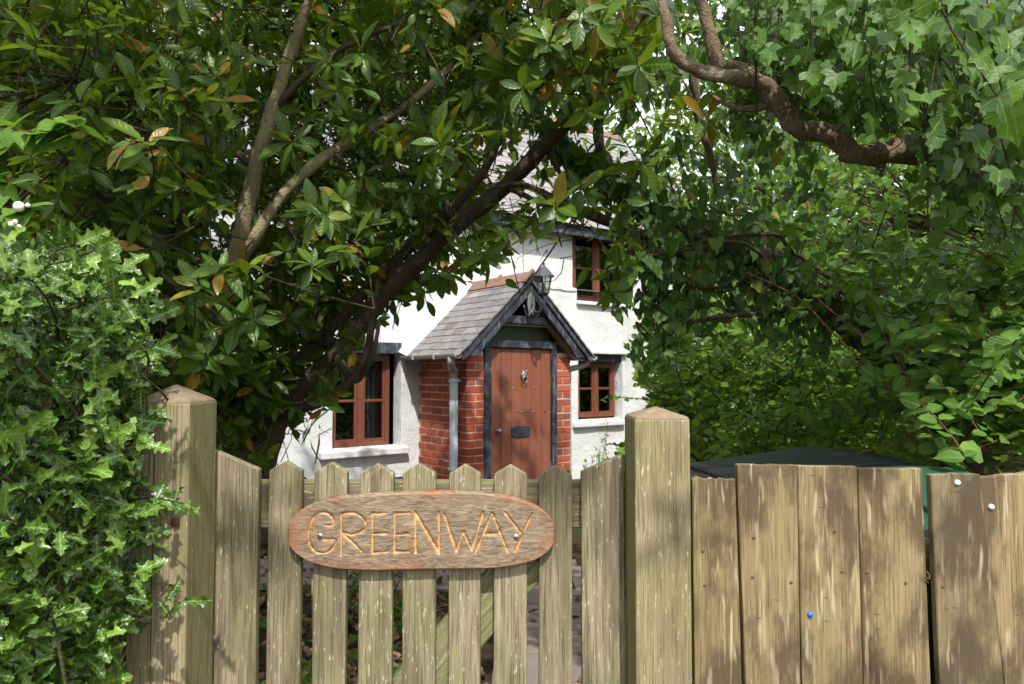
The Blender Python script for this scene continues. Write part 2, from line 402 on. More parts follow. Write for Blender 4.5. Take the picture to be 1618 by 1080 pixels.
M['holly'] = m_leaf('holly_leaf', [(0, (.020, .058, .006)), (.5, (.062, .140, .012)), (1, (.18, .31, .032))], (.28, .42, .12), .27, .20, (.20, .36, .03), .5)
M['ivy'] = m_leaf('ivy_leaf', [(0, (.022, .066, .007)), (.5, (.050, .120, .012)), (.92, (.105, .205, .022)), (1, (.28, .20, .03))], (.12, .21, .04), .42, .38, (.24, .40, .012), .3, True)
M['darkivy'] = m_leaf('dark_ivy_leaf', [(0, (.024, .064, .008)), (.5, (.048, .110, .012)), (.94, (.090, .170, .020)), (1, (.26, .15, .02))], (.09, .17, .04), .45, .30, (.14, .28, .02), .28, True)
M['snow'] = m_leaf('snowberry_leaf', [(0, (.045, .115, .012)), (.5, (.085, .185, .020)), (1, (.145, .27, .032))], (.14, .26, .05), .46, .36, (.22, .40, .025), .3)
M['hedge'] = m_leaf('hedge_leaf', [(0, (.055, .120, .010)), (.5, (.105, .200, .015)), (.93, (.17, .28, .024)), (1, (.17, .08, .02))], None, .5, .45, (.26, .46, .03), .25)
M['far'] = m_leaf('far_leaf', [(0, (.05, .115, .016)), (.5, (.085, .18, .024)), (1, (.15, .26, .04))], None, .55, .40, (.30, .46, .04), .3)
M['litter'] = m_leaf('dead_leaf', [(0, (.045, .028, .016)), (.5, (.10, .060, .032)), (.9, (.19, .12, .065)), (1, (.33, .23, .13))], None, .8, .1, (.1, .05, .02), .2)

# ------------------------------------------------------------------ ground and path
g = MB()
ys = [-60, -3, 1.0, 1.8, 2.4, 3.0, 3.6, 4.2, 4.8, 5.5, 7, 12, 40, 200]; xs = [-150, -20, -6, -3, -1.5, 0, 1.5, 3, 6, 20, 150]
for y in ys:
    for x in xs: g.v.append((x, y, ground_z(y)))
nx = len(xs)
for j in range(len(ys)-1):
    for i in range(nx-1): g.f.append((j*nx+i, j*nx+i+1, (j+1)*nx+i+1, (j+1)*nx+i))
tag(g.build('ground', M['ground']), kind='structure')

path = MB()
for (x0, x1, y0, y1) in ((-.10, .80, 1.75, 5.15), (-2.6, 1.6, 5.18, 6.0)):
    n = 8
    for i in range(n):
        a = y0+(y1-y0)*i/n; b = y0+(y1-y0)*(i+1)/n
        path.add([(x0, a, ground_z(a)+.006), (x1, a, ground_z(a)+.006), (x1, b, ground_z(b)+.006), (x0, b, ground_z(b)+.006)], [(0, 1, 2, 3)])
path_o = tag(path.build('path', M['ground']), kind='structure')
slab = [MB().box(-.145, .145, -.095, .095, -.02, .02).mesh('paving_slab', M['paver'], .006, 2), MB().box(-.215, .215, -.145, .145, -.02, .02).mesh('paving_slab', M['paver'], .007, 2)]
for j in range(17):
    for i in range(3):
        y = 1.85+j*.2; x = -.10+.15+i*.30
        inst('paving_slab', slab[0], path_o, (x, y, ground_z(y)+.018+random.uniform(-.004, .004)), (-.0675 if 1.8 < y < 5.5 else 0, 0, random.uniform(-.02, .02)))
for j in range(3):
    for i in range(9):
        y = 5.33+j*.30; x = -2.4+i*.44+(.2 if j % 2 else 0)
        inst('paving_slab', slab[1], path_o, (x, y, ground_z(y)+.018+random.uniform(-.004, .004)), (0, 0, random.uniform(-.02, .02)))

# ------------------------------------------------------------------ the cottage (local x along the wall, local y = inwards, z up)
HO = (-1.0, 7.496, 0.0); HROT = math.atan2(.6, .8)
cot = empty('cottage', HO, HROT)
tag(cot, 'white rendered cottage with slate roof, brown windows and a red brick porch', 'cottage')
FLOOR = -.25

def wall_with_openings(x0, x1, z0, z1, yface, openings, depth, step=.06, amp=.006, seed=0):
    """uneven front face with openings (x0,x1,z0,z1) and their reveals; y is inwards"""
    r = np.random.default_rng(seed)
    def cuts(a, b, marks):
        e = sorted({round(a, 4), round(b, 4)} | {round(m, 4) for m in marks if a < m < b}); out = []
        for p, q in zip(e[:-1], e[1:]):
            n = max(1, int(round((q-p)/step))); out += [p+(q-p)*k/n for k in range(n)]
        return out+[e[-1]]
    X = cuts(x0, x1, [o[k] for o in openings for k in (0, 1)]); Z = cuts(z0, z1, [o[k] for o in openings for k in (2, 3)])
    ph = r.uniform(0, 6.28, (14, 2)); fr = r.uniform(1.5, 15, (14, 2)); am = r.uniform(.2, 1, 14)/np.sqrt(np.linalg.norm(fr, axis=1))*1.4
    def off(x, z): return amp*sum(am[i]*math.sin(fr[i, 0]*x+ph[i, 0])*math.sin(fr[i, 1]*z+ph[i, 1]) for i in range(14))
    m = MB(); idx = {}
    for j, z in enumerate(Z):
        for i, x in enumerate(X): idx[i, j] = len(m.v); m.v.append((x, yface+off(x, z), z))
    for j in range(len(Z)-1):
        for i in range(len(X)-1):
            cx, cz = (X[i]+X[i+1])/2, (Z[j]+Z[j+1])/2
            if any(o[0] < cx < o[1] and o[2] < cz < o[3] for o in openings): continue
            m.f.append((idx[i, j], idx[i+1, j], idx[i+1, j+1], idx[i, j+1]))
    for (a, b, c, d) in openings:
        m.add([(a, yface, c), (a, yface+depth, c), (a, yface+depth, d), (a, yface, d)], [(0, 1, 2, 3)])
        m.add([(b, yface, c), (b, yface+depth, c), (b, yface+depth, d), (b, yface, d)], [(3, 2, 1, 0)])
        m.add([(a, yface, c), (b, yface, c), (b, yface+depth, c), (a, yface+depth, c)], [(0, 1, 2, 3)])
        m.add([(a, yface, d), (b, yface, d), (b, yface+depth, d), (a, yface+depth, d)], [(3, 2, 1, 0)])
    return m
WL, WR = -5.0, 5.6
LOW = [(-.97, -.22, .60, 1.60), (2.30, 3.10, .77, 1.63), (-3.6, -2.7, .62, 1.60)]
UPP = [(2.26, 3.18, 2.44, 3.235), (-1.05, -.15, 2.44, 3.20), (4.3, 5.0, 2.44, 3.2)]
LOW2 = LOW+[(2.26, 3.18, 2.31, 2.44)]
LOW2 = LOW+[(2.285, 3.16, 2.30, 2.46)]
UPP[0] = (2.26, 3.18, 2.46, 3.235)
wl_ = wall_with_openings(WL, WR, FLOOR, 2.46, 0.0, LOW2, .16, seed=1)
lower = wl_.build('wall', M['wall'], cot, smooth=True)
upw = wall_with_openings(WL, WR, 2.46, 3.30, .055, UPP, .14, seed=2).build('wall', M['wall'], cot, smooth=True)
# ledge where the thick lower wall ends, lumpy
lg = MB()
def ledge(m, a, b):
    n = int((b-a)/.07)
    for k in range(n):
        xa = a+(b-a)*k/n; xb = a+(b-a)*(k+1)/n
        q = lambda x: 2.462+.006*math.sin(x*17)+.005*math.sin(x*41+1)
        m.add([(xa, -.016, q(xa)-.03), (xb, -.016, q(xb)-.03), (xb, -.016, q(xb)), (xa, -.016, q(xa)), (xb, .07, q(xb)+.02), (xa, .07, q(xa)+.02)], [(0, 1, 2, 3), (3, 2, 4, 5)])
        m.add([(xa, -.016, q(xa)-.03), (xb, -.016, q(xb)-.03), (xb, .02, q(xb)-.045), (xa, .02, q(xa)-.045)], [(3, 2, 1, 0)])
for a_, b_ in ((WL, 2.27), (3.17, WR)):
    lg = MB(); ledge(lg, a_, b_); lg.build('ledge', M['wall'], cot)
# back, gables, plinth
bw = MB(); D = 5.2
bw.add([(WL, 0, FLOOR), (WL, D, FLOOR), (WL, D, 3.3), (WL, 0, 3.3), (WL, D/2, 5.85)], [(0, 1, 2, 4, 3)])
bw.add([(WR, 0, FLOOR), (WR, D, FLOOR), (WR, D, 3.3), (WR, 0, 3.3), (WR, D/2, 5.85)], [(3, 4, 2, 1, 0)])
bw.add([(WL, D, FLOOR), (WR, D, FLOOR), (WR, D, 3.3), (WL, D, 3.3)], [(0, 1, 2, 3)])
bw.build('wall', M['wall'], cot)
MB().box(WL, -.005, -.012, .02, FLOOR, .30).build('plinth', M['plinth'], cot)
MB().box(1.36, WR, -.012, .02, FLOOR, .05).build('plinth', M['plinth'], cot)
# dark rooms behind the windows
rm = MB()
for z0, z1 in ((FLOOR, 2.2), (2.25, 3.28)):
    rm.add([(WL+.05, 2.2, z0), (WR-.05, 2.2, z0), (WR-.05, 2.2, z1), (WL+.05, 2.2, z1), (WL+.05, .2, z0), (WR-.05, .2, z0), (WR-.05, .2, z1), (WL+.05, .2, z1)],
           [(0, 1, 2, 3), (0, 4, 5, 1), (3, 2, 6, 7), (0, 3, 7, 4), (1, 5, 6, 2)])
rm.build('room', M['room'], cot)

def window(x0, x1, z0, z1, y, transom=.5, split=.5, label=None):
    """two brown casements each with two panes"""
    fr = MB(); b = .045
    fr.box(x0, x0+b, y, y+.07, z0, z1).box(x1-b, x1, y, y+.07, z0, z1).box(x0+b, x1-b, y, y+.07, z0, z0+b).box(x0+b, x1-b, y, y+.07, z1-b, z1)
    w = fr.build('window', M['frame'], cot, bevel=.003)
    mid = x0+(x1-x0)*split
    MB().box(mid-.032, mid+.032, y-.006, y+.066, z0+b, z1-b).build('mullion', M['frame'], w, bevel=.003)
    for a, c in ((x0+b, mid-.032), (mid+.032, x1-b)):
        zt = z0+(z1-z0)*transom
        cs = MB(); e = .026; yy = y+.012
        za, zb = z0+b, z1-b
        cs.box(a, a+e, yy, yy+.045, za, zb).box(c-e, c, yy, yy+.045, za, zb).box(a+e, c-e, yy, yy+.045, za, za+e).box(a+e, c-e, yy, yy+.045, zb-e, zb).box(a+e, c-e, yy+.004, yy+.04, zt-.013, zt+.013)
        cs.build('casement', M['frame'], w, bevel=.002)
        for p, q in ((za+e, zt-.013), (zt+.013, zb-e)):
            MB().box(a+e, c-e, yy+.02, yy+.024, p, q).build('pane', M['glass'], w)
    return w
wA = window(-.96, -.30, .635, 1.585, .10, .49)
wB = window(2.36, 3.06, .81, 1.53, .10, .52, .5)
wC = window(2.30, 3.15, 2.335, 3.23, .10, .48, .52)
wD = window(-1.03, -.17, 2.46, 3.19, .12)
wE = window(4.32, 4.98, 2.46, 3.19, .12)
wF = window(-3.58, -2.72, .64, 1.585, .10)
for w, xa, xb, za, zb in ((wA, -.62, -.50, .68, 1.5), (wB, 2.86, 3.02, .84, 1.5), (wC, 2.80, 3.12, 2.37, 3.2), (wA, -.42, -.34, .68, 1.5), (wB, 2.38, 2.45, .84, 1.5)):
    cu = MB(); n = 10
    for k in range(n+1):
        x = xa+(xb-xa)*k/n; yy = .26+.02*math.sin(k*1.9); cu.v += [(x, yy, za), (x, yy, zb)]
    cu.f = [(2*k, 2*k+2, 2*k+3, 2*k+1) for k in range(n)]
    cu.build('curtain', M['curtain'], w, smooth=True)
def sill(x0, x1, z0, z1, y0, y1, drop=.02):
    return MB().prism([(y1, z1), (y0, z1-drop), (y0, z0), (y1, z0)], 'x', x0, x1).build('sill', M['wall'], cot, bevel=.008, seg=2)
sill(-1.11, -.15, .545, .632, -.075, .11); sill(2.20, 3.10, .70, .79, -.06, .11, .03); sill(2.27, 3.17, 2.265, 2.325, -.05, .11, .015)
sill(-3.7, -2.6, .55, .635, -.07, .11)
MB().box(-1.05, -.215, -.014, .10, 1.588, 1.705).build('lintel', M['black'], cot, bevel=.004)
MB().box(2.303, 3.097, .012, .10, 1.533, 1.628).build('lintel', M['black'], cot, bevel=.004)
MB().prism([(.02, 1.70), (-.06, 1.675), (-.06, 1.635), (.02, 1.63)], 'x', 2.26, 3.15).build('drip_moulding', M['wall'], cot, bevel=.008, seg=2)

# main roof: boarding, then slates
SL = (5.85-3.27)/2.75; RA = math.atan(SL); CS, SN = math.cos(RA), math.sin(RA)
rf = MB()
rf.add([(WL-.15, -.15, 3.25), (WR+.15, -.15, 3.25), (WR+.15, 2.6, 5.83), (WL-.15, 2.6, 5.83), (WL-.15, 5.35, 3.25), (WR+.15, 5.35, 3.25)], [(0, 1, 2, 3), (3, 2, 5, 4)])
rf.add([(WL-.15, -.15, 3.25), (WR+.15, -.15, 3.25), (WR+.15, .06, 3.22), (WL-.15, .06, 3.22)], [(3, 2, 1, 0)])
roof = rf.build('roof', M['roofslate'], cot)
MB().box(WL-.15, WR+.15, -.135, -.105, 3.12, 3.245).build('fascia', M['black'], cot)
MB().box(WL, WR, -.10, .05, 3.215, 3.235).build('soffit', M['black'], cot)
def slate_mesh(w, l, th, mat, n):
    out = []
    for k in range(n):
        m = MB(); e = lambda a: random.uniform(-a, a)
        xs_ = [-w/2, -w*.17, w*.17, w/2]; lo = [e(.006) for _ in xs_]
        vs = [(x, lo[i], 0) for i, x in enumerate(xs_)]+[(x, l, 0) for x in xs_]
        vs = vs+[(x, y, z+th) for x, y, z in vs]
        fs = [(3, 2, 1, 0, 4, 5, 6, 7), (8, 9, 10, 11, 15, 14, 13, 12), (0, 1, 9, 8), (1, 2, 10, 9), (2, 3, 11, 10), (3, 7, 15, 11), (4, 0, 8, 12), (7, 6, 5, 4, 12, 13, 14, 15)]
        m.add(vs, fs); out.append(m.mesh('slate', mat))
    return out
rsl = slate_mesh(.292, .30, .007, M['roofslate'], 4)
rest = MB(); RG = .18
for j in range(21):
    for i in range(-19, 19):
        x = i*.297+(.148 if j % 2 else 0)
        if x < WL-.1 or x > WR+.1: continue
        d = j*RG-.04
        p = (x, -.15+d*CS-.012*SN, 3.25+d*SN+.012*CS+.008)
        if .8 < x < 5.2:
            inst('slate', random.choice(rsl), roof, p, (RA-.035, 0, random.uniform(-.012, .012)))
        else:
            ml = Matrix.Translation(p) @ Matrix.Rotation(RA-.035, 4, 'X')
            b = len(rest.v)
            rest.v += [tuple(ml @ Vector(v)) for v in ((-.146, 0, .007), (.146, 0, .007), (.146, .3, .007), (-.146, .3, .007), (-.146, 0, 0), (.146, 0, 0))]
            rest.f += [(b, b+1, b+2, b+3), (b+4, b+5, b+1, b)]
tag(rest.build('slates', M['roofslate'], roof), kind='stuff')
for k in range(24):
    xa = WL-.15+k*(WR-WL+.3)/24; xb = xa+(WR-WL+.3)/24-.006
    MB().prism([(2.42, 5.72), (2.6, 5.90), (2.78, 5.72), (2.76, 5.70), (2.6, 5.865), (2.44, 5.70)], 'x', xa, xb).build('ridge_tile', M['terracotta'], roof)
ch = MB().box(2.6, 3.1, 2.35, 2.85, 5.4, 5.92).box(2.56, 3.14, 2.31, 2.89, 5.92, 6.0).build('chimney', M['brick'], cot, bevel=.01)
MB().lathe([(.13, 0), (.12, .30), (.15, .32), (.15, .38), (.10, .38)], 14, (2.85, 2.6, 6.0)).build('chimney_pot', M['terracotta'], ch, smooth=False)

# ------------------------------------------------------------------ porch (parts of the cottage)
PW, PT = 1.34, .933
pw = MB()
c = .0045
for x0, x1 in ((c, .215-c), (PW-.215+c, PW-c)):
    pw.box(x0, x1, -PT+c, -.002, FLOOR, 1.60)
porch = pw.build('porch_wall', M['mortar'], cot)
def brick_variants(w, d, h, n=4):
    out = []
    for k in range(n):
        m = MB().box(-w/2, w/2, -d/2, d/2, -h/2, h/2); m.v = [tuple(q+random.uniform(-.0022, .0022) for q in v) for v in m.v]
        out.append(m.mesh('brick', M['brick'], .003, 1))
    return out
BX = brick_variants(.215, .1025, .0655); BY = brick_variants(.1025, .215, .0655)
nc = 24
for k in range(nc):
    z = FLOOR+.04+k*.0755
    for sgn in (0, 1):
        mx = (lambda x: x) if sgn == 0 else (lambda x: PW-x)
        rz = lambda: random.uniform(-.006, .006)
        j = lambda: random.uniform(-.002, .002)
        if k % 2 == 0:
            inst('brick', random.choice(BY), porch, (mx(.05125+j()), -PT+.1075, z+j()), (0, 0, rz()))
            inst('brick', random.choice(BY), porch, (mx(.16375+j()), -PT+.1075+j(), z+j()), (0, 0, rz()))
            t = PT-.225
        else:
            inst('brick', random.choice(BX), porch, (mx(.1075), -PT+.05125+j(), z+j()), (0, 0, rz()))
            t = PT-.1125
        while t > .05:
            l = min(.215, t-.002)
            inst('brick', random.choice(BY), porch, (mx(.05125+j()), -(t-l/2), z+j()), (0, 0, rz()), (1, l/.215, 1))
            t -= l+.010
# timber frame, door
fr = MB()
for q in (MB().box(.203, .287, -PT-.02, -PT+.10, FLOOR, 1.64), MB().box(1.076, 1.138, -PT-.02, -PT+.10, FLOOR, 1.64), MB().box(.203, 1.138, -PT-.023, -PT+.10, 1.642, 1.715)):
    q.build('door_frame', M['black'], cot, bevel=.004)
MB().box(.288, .2935, -PT-.004, -PT+.03, FLOOR+.2, 1.60).build('filler_strip', M['sealant'], cot)
dbase = MB().box(.29, 1.073, -PT+.036, -PT+.06, FLOOR+.02, 1.637).build('door', M['door'], cot)
npl = 6
for k in range(npl):
    xa = .2945+k*(1.073-.2945)/npl; xb = xa+(1.073-.2945)/npl-.004
    MB().box(0, xb-xa, 0, .022, 0, 1.617+.25-.005+.0).build('plank', M['door'], dbase, (xa, -PT+.0125+random.uniform(-.001, .001), FLOOR+.022), bevel=.004, seg=2)
DY = -PT+.0125
# bare patch left by a removed plate, its screws
MB().box(.59, .80, DY-.0035, DY-.0003, .985, 1.175).build('backing_panel', M['door'], dbase, bevel=.001)
for (x, z) in ((.565, 1.235), (.835, 1.235), (.685, .985), (.83, .985)):
    MB().lathe([(.008, -.002), (.008, .003), (.003, .006)], 8).build('screw', M['screw'], dbase, (x, DY-.003, z)).rotation_euler = (math.pi/2, 0, 0)
# letterbox
lb = MB().prism([(.575, .735), (.55, .76), (.55, .82), (.575, .845), (.765, .845), (.79, .82), (.79, .76), (.765, .735)], 'y', DY-.014, DY-.0005).build('letterbox', M['iron'], dbase, bevel=.003)
MB().box(.60, .74, DY-.021, DY-.0145, .77, .81).build('flap', M['darkmetal'], lb, bevel=.002)
# knocker: lion mask plate and ring
kn = MB().lathe([(.030, 0), (.042, .006), (.045, .014), (.036, .026), (.018, .034)], 18).build('knocker', M['metal'], dbase, (.700, DY, 1.365), smooth=True)
kn.rotation_euler = (math.pi/2, 0, 0); kn.scale = (.88, 1.15, 1)
for a, b, r in ((-.016, .012, .008), (.016, .012, .008), (0, -.002, .012), (-.03, .034, .01), (.03, .034, .01)):
    MB().lathe([(r, 0), (r*.8, .008), (r*.2, .012)], 10).build('boss', M['metal'], kn, (a, b, .024), smooth=True)
ring = [(.033*math.sin(a), -.03*math.cos(a)-.042, .030+.006*math.sin(a*.5)) for a in np.linspace(.45, 2*math.pi-.45, 20)]
MB().tube(ring, .0065, 8).build('ring', M['metal'], kn, smooth=True)
kb = MB().lathe([(.02, 0), (.02, .006), (.009, .012), (.009, .03), (.024, .04), (.026, .055), (.016, .066)], 16).build('door_knob', M['metal'], dbase, (.372, DY, .81), smooth=True); kb.rotation_euler = (math.pi/2, 0, 0)
MB().lathe([(.010, 0), (.010, .006), (.004, .010)], 10).build('lock', M['rust'], dbase, (.985, DY, .985), smooth=True).rotation_euler = (math.pi/2, 0, 0)
MB().box(1.098, 1.124, -PT-.032, -PT-.0205, .93, 1.03).build('bell_push', M['darkmetal'], cot, bevel=.006, seg=2)
# glazed gable above the door
CX = PW/2
gz = MB().prism([(.22, 1.715), (1.12, 1.715), (1.00, 1.93), (.34, 1.93)], 'y', -PT+.04, -PT+.046).build('gable_pane', M['dirtyglass'], cot)
MB().prism([(.0, 1.60), (PW, 1.60), (CX, 2.27)], 'y', -PT+.30, -PT+.31).build('gable_backing', M['room'], cot)
MB().box(.28, 1.06, -PT-.095, -PT-.03, 1.885, 1.965).build('collar_beam', M['black'], cot, bevel=.004)
MB().box(.205, 1.135, -PT-.012, -PT+.03, 1.868, 1.883).build('gable_trim', M['sealant'], cot)
# roof slabs
EX, EZ, RX, RZ = -.17, 1.555, CX, 2.36
for sgn in (0, 1):
    mx = (lambda x: x) if sgn == 0 else (lambda x: PW-x)
    a = Vector((mx(EX), 0, EZ)); b = Vector((RX, 0, RZ)); dv = (b-a).normalized(); L = (b-a).length
    nrm = Vector((-dv.z, 0, dv.x)) if sgn == 0 else Vector((dv.z, 0, -dv.x))
    if nrm.z < 0: nrm = -nrm
    m = MB(); p = [a, b, b-nrm*.03, a-nrm*.03]
    for y in (-1.09, .02): m.v += [(q.x, y, q.z) for q in p]
    m.f = [(0, 1, 2, 3), (7, 6, 5, 4)]+[(i, (i+1) % 4+0, (i+1) % 4+4, i+4) for i in range(4)]
    pr = m.build('porch_roof', M['black'], cot)
    # slates: local x along the house wall normal (y), local y up the slope
    psl = slate_mesh(.194, .20, .009, M['slate'], 4)
    ang = math.atan2(dv.z, abs(dv.x))
    for j in range(11):
        d = j*.1045-.035
        k = 0; y = -1.115+(.1 if j % 2 else 0)-(.0)
        cells = []
        yy = -1.115
        if j % 2: cells.append((yy, yy+.098)); yy += .10
        while yy < 0:
            cells.append((yy, min(yy+.198, .015))); yy += .20
        for (ya, yb) in cells:
            w = yb-ya; ctr = (ya+yb)/2
            o_ = a+dv*d+nrm*.010
            # basis: ex along +-y, ey up slope tilted, ez normal
            tl = .055
            ey = (dv*math.cos(tl)-nrm*math.sin(tl)).normalized(); ex = Vector((0, 1, 0)) if sgn else Vector((0, -1, 0)); ez = ex.cross(ey)
            if ez.z < 0: ex = -ex; ez = ex.cross(ey)
            o_ = o_+nrm*(.2*math.sin(tl))
            mat = Matrix((ex, ey, ez)).transposed().to_4x4(); mat.translation = Vector((o_.x, ctr, o_.z-.002+random.uniform(-.001, .001)))
            s_ = bpy.data.objects.new('slate', random.choice(psl)); s_.matrix_local = mat @ Matrix.Rotation(random.uniform(-.02, .02), 4, 'Z') @ Matrix.Diagonal((w/.198, 1, 1, 1)); link(s_, pr)
    # bargeboard
    bb = MB(); wv = .125
    q0 = Vector((mx(-.165), 0, 1.525)); q1 = Vector((RX, 0, RZ-.005))
    dn = -nrm*wv
    pts = [Vector((mx(x), 0, z)) for x, z in ((-.158, 1.548), (RX, RZ-.005), (RX, RZ-.168), (.125, 1.655), (.075, 1.595), (.035, 1.548))]
    yA, yB = (-1.088, -1.055)
    if sgn: yA, yB = (-1.084, -1.053)
    bb.prism([(v.x, v.z) for v in pts], 'y', yA, yB)
    bb.build('bargeboard', M['black'], cot, bevel=.004)
    # verge strip on top of the bargeboard
    vs = [q0+nrm*.004, q1+nrm*.004, q1-nrm*.03, q0-nrm*.03]
    MB().prism([(v.x, v.z) for v in vs], 'y', -1.108, -1.091).build('verge_board', M['black'], cot)
    # soffit under the overhang, inside rafters
    MB().prism([(v.x, v.z) for v in (a-nrm*.034, b-nrm*.034, b-nrm*.10, a-nrm*.10+dv*.12)], 'y', -PT-.03, -PT+.05).build('rafter', M['sealant'] if sgn else M['black'], cot)
# mortar fillet where the porch roof meets the wall
for sgn in (0, 1):
    f_ = MB(); n = 16
    for k in range(n+1):
        q = k/n; x = EX-.03+(RX-EX+.03)*q; z = EZ+(RZ-EZ)*q
        if sgn: x = PW-x
        r = .035+.012*math.sin(k*2.3)+random.uniform(-.006, .006)
        nx_, nz_ = (-.707, .707) if not sgn else (.707, .707)
        f_.v += [(x+nx_*(.08+r*.5), .012, z+nz_*(.08+r*.5)), (x+nx_*(.06), -.055-r*.6, z+nz_*(.045)), (x+nx_*.0, -.075-r*.6, z+nz_*.015)]
    for k in range(n):
        b = 3*k; f_.f += [(b, b+1, b+4, b+3), (b+1, b+2, b+5, b+4)]
    f_.build('mortar_fillet', M['wall'], cot, smooth=True)
# ridge tiles
for ya, yb in ((-.58, .0), (-1.13, -.585)):
    rt = MB().prism([(CX-.115, RZ-.055), (CX, RZ+.062), (CX+.115, RZ-.055), (CX+.10, RZ-.068), (CX, RZ+.036), (CX-.10, RZ-.068)], 'y', ya, yb)
    r_ = rt.build('ridge_tile', M['terracotta'], cot, bevel=.003)
    yc = ya
    MB().prism([(CX-.125, RZ-.058), (CX, RZ+.085), (CX+.125, RZ-.058), (CX+.10, RZ-.064), (CX, RZ+.05), (CX-.10, RZ-.064)], 'y', yc-.004, yc+.035).build('rim', M['terracotta'], r_, bevel=.004)
# gutters and pipes
def gutter(x, y0, y1, z):
    m = MB(); prof = [(x+.042*math.cos(a), z+.042*math.sin(a)) for a in np.linspace(math.pi, 2*math.pi, 9)]+[(x+.036*math.cos(a), z+.036*math.sin(a)+.0) for a in np.linspace(2*math.pi, math.pi, 9)]
    return m.prism(prof, 'y', y0, y1)
gu = gutter(-.205, -1.10, -.03, 1.565).build('gutter', M['gutter'], cot)
gu.rotation_euler = (0, 0, 0)
for y in (-.30, -.72): MB().box(-.252, -.158, y-.012, y+.012, 1.517, 1.577).build('bracket', M['gutter'], gu, bevel=.004)
neck = smooth_path([(-.205, -.98, 1.545), (-.205, -.98, 1.49), (-.15, -.90, 1.44), (-.058, -.80, 1.40), (-.055, -.79, 1.33)], 5)
nk = MB().tube(neck, .036, 12).build('swan_neck', M['gutter'], cot, smooth=True)
dp = MB().box(-.088, -.026, -.825, -.765, FLOOR+.05, 1.335).build('downpipe', M['pipe'], cot, bevel=.006, seg=2)
for z in (1.31, .45): MB().box(-.096, -.002, -.834, -.756, z-.012, z+.012).build('pipe_clip', M['pipe'], dp, bevel=.003)
g2 = gutter(PW+.205, -1.10, -.03, 1.565).build('gutter', M['gutter'], cot)
neck2 = smooth_path([(PW+.205, -.98, 1.545), (PW+.205, -.98, 1.50), (PW+.15, -.93, 1.455), (PW+.05, -.86, 1.42), (PW+.045, -.85, 1.30), (PW+.045, -.85, FLOOR+.05)], 5)
MB().tube(neck2, .032, 12).build('swan_neck', M['gutter'], cot, smooth=True)
MB().box(-.035, -.003, -.765, -.69, 1.03, 1.16).build('switch_box', m_plain('green_grey_box', (.16, .17, .10), .6), cot, bevel=.01, seg=2)

# ------------------------------------------------------------------ wall lantern on the porch gable
def H(x, t, z):   # cottage local (x, outwards t, z) to world
    return Vector((HO[0]+.8*x+.6*t, HO[1]+.6*x-.8*t, z))
lan = empty('wall_lantern', H(.665, 1.092, 2.06), HROT)
tag(lan, 'dark six-sided coach lantern on a scrolled bracket at the peak of the porch gable', 'lantern')
MB().prism([(-.05, .02), (-.035, -.07), (0, -.10), (.035, -.07), (.05, .02), (.04, .10), (0, .135), (-.04, .10)], 'y', -.018, 0).build('backplate', M['metal'], lan, bevel=.006, seg=2)
arm = smooth_path([(0, -.018, .02), (0, -.07, -.055), (0, -.15, -.07), (0, -.21, -.02), (0, -.215, .075)], 6)
MB().tube(arm, .012, 8).build('arm', M['darkmetal'], lan, smooth=True)
for s_ in (-1, 1):
    scr = [(s_*(.0+.0), -.02, -.06)]
    cur = [(s_*(.02+.075*q), -.03, -.055-.075*math.sin(q*2.6)+.05*q) for q in np.linspace(0, 1.2, 14)]
    MB().tube(cur, .010, 7).build('scroll', M['darkmetal'], lan, smooth=True)
MB().tube([(0, -.02, -.02), (0, -.03, -.08), (0, -.035, -.125)], [.022, .03, .012], 8).build('drop', M['darkmetal'], lan, smooth=True)
LZ = .09
MB().lathe([(.02, 0), (.05, .015), (.055, .028)], 6, (0, -.215, LZ)).build('base', M['darkmetal'], lan)
MB().lathe([(.050, 0), (.078, .155)], 6, (0, -.215, LZ+.028)).build('lamp_glass', M['glass'], lan)
for k in range(6):
    a = 2*math.pi*k/6
    MB().tube([(.052*math.cos(a), -.215+.052*math.sin(a), LZ+.026), (.081*math.cos(a), -.215+.081*math.sin(a), LZ+.185)], .005, 5).build('glazing_bar', M['metal'], lan)
MB().lathe([(.108, 0), (.104, .012), (.085, .03), (.04, .085), (.02, .10), (.008, .115), (.012, .13), (.004, .145)], 12, (0, -.215, LZ+.185)).build('cap', M['darkmetal'], lan)
MB().lathe([(.014, 0), (.022, .05), (.012, .09)], 10, (0, -.215, LZ+.03)).build('bulb', M['pin_white'], lan, smooth=True)

# candle inside the window
cdl = MB().lathe([(.032, 0), (.032, .115), (.022, .118), (.006, .112)], 16).build('candle', M['candle'], None, H(-.80, -.22, .60)); tag(cdl, 'cream pillar candle standing behind the ground floor window left of the porch', 'candle')

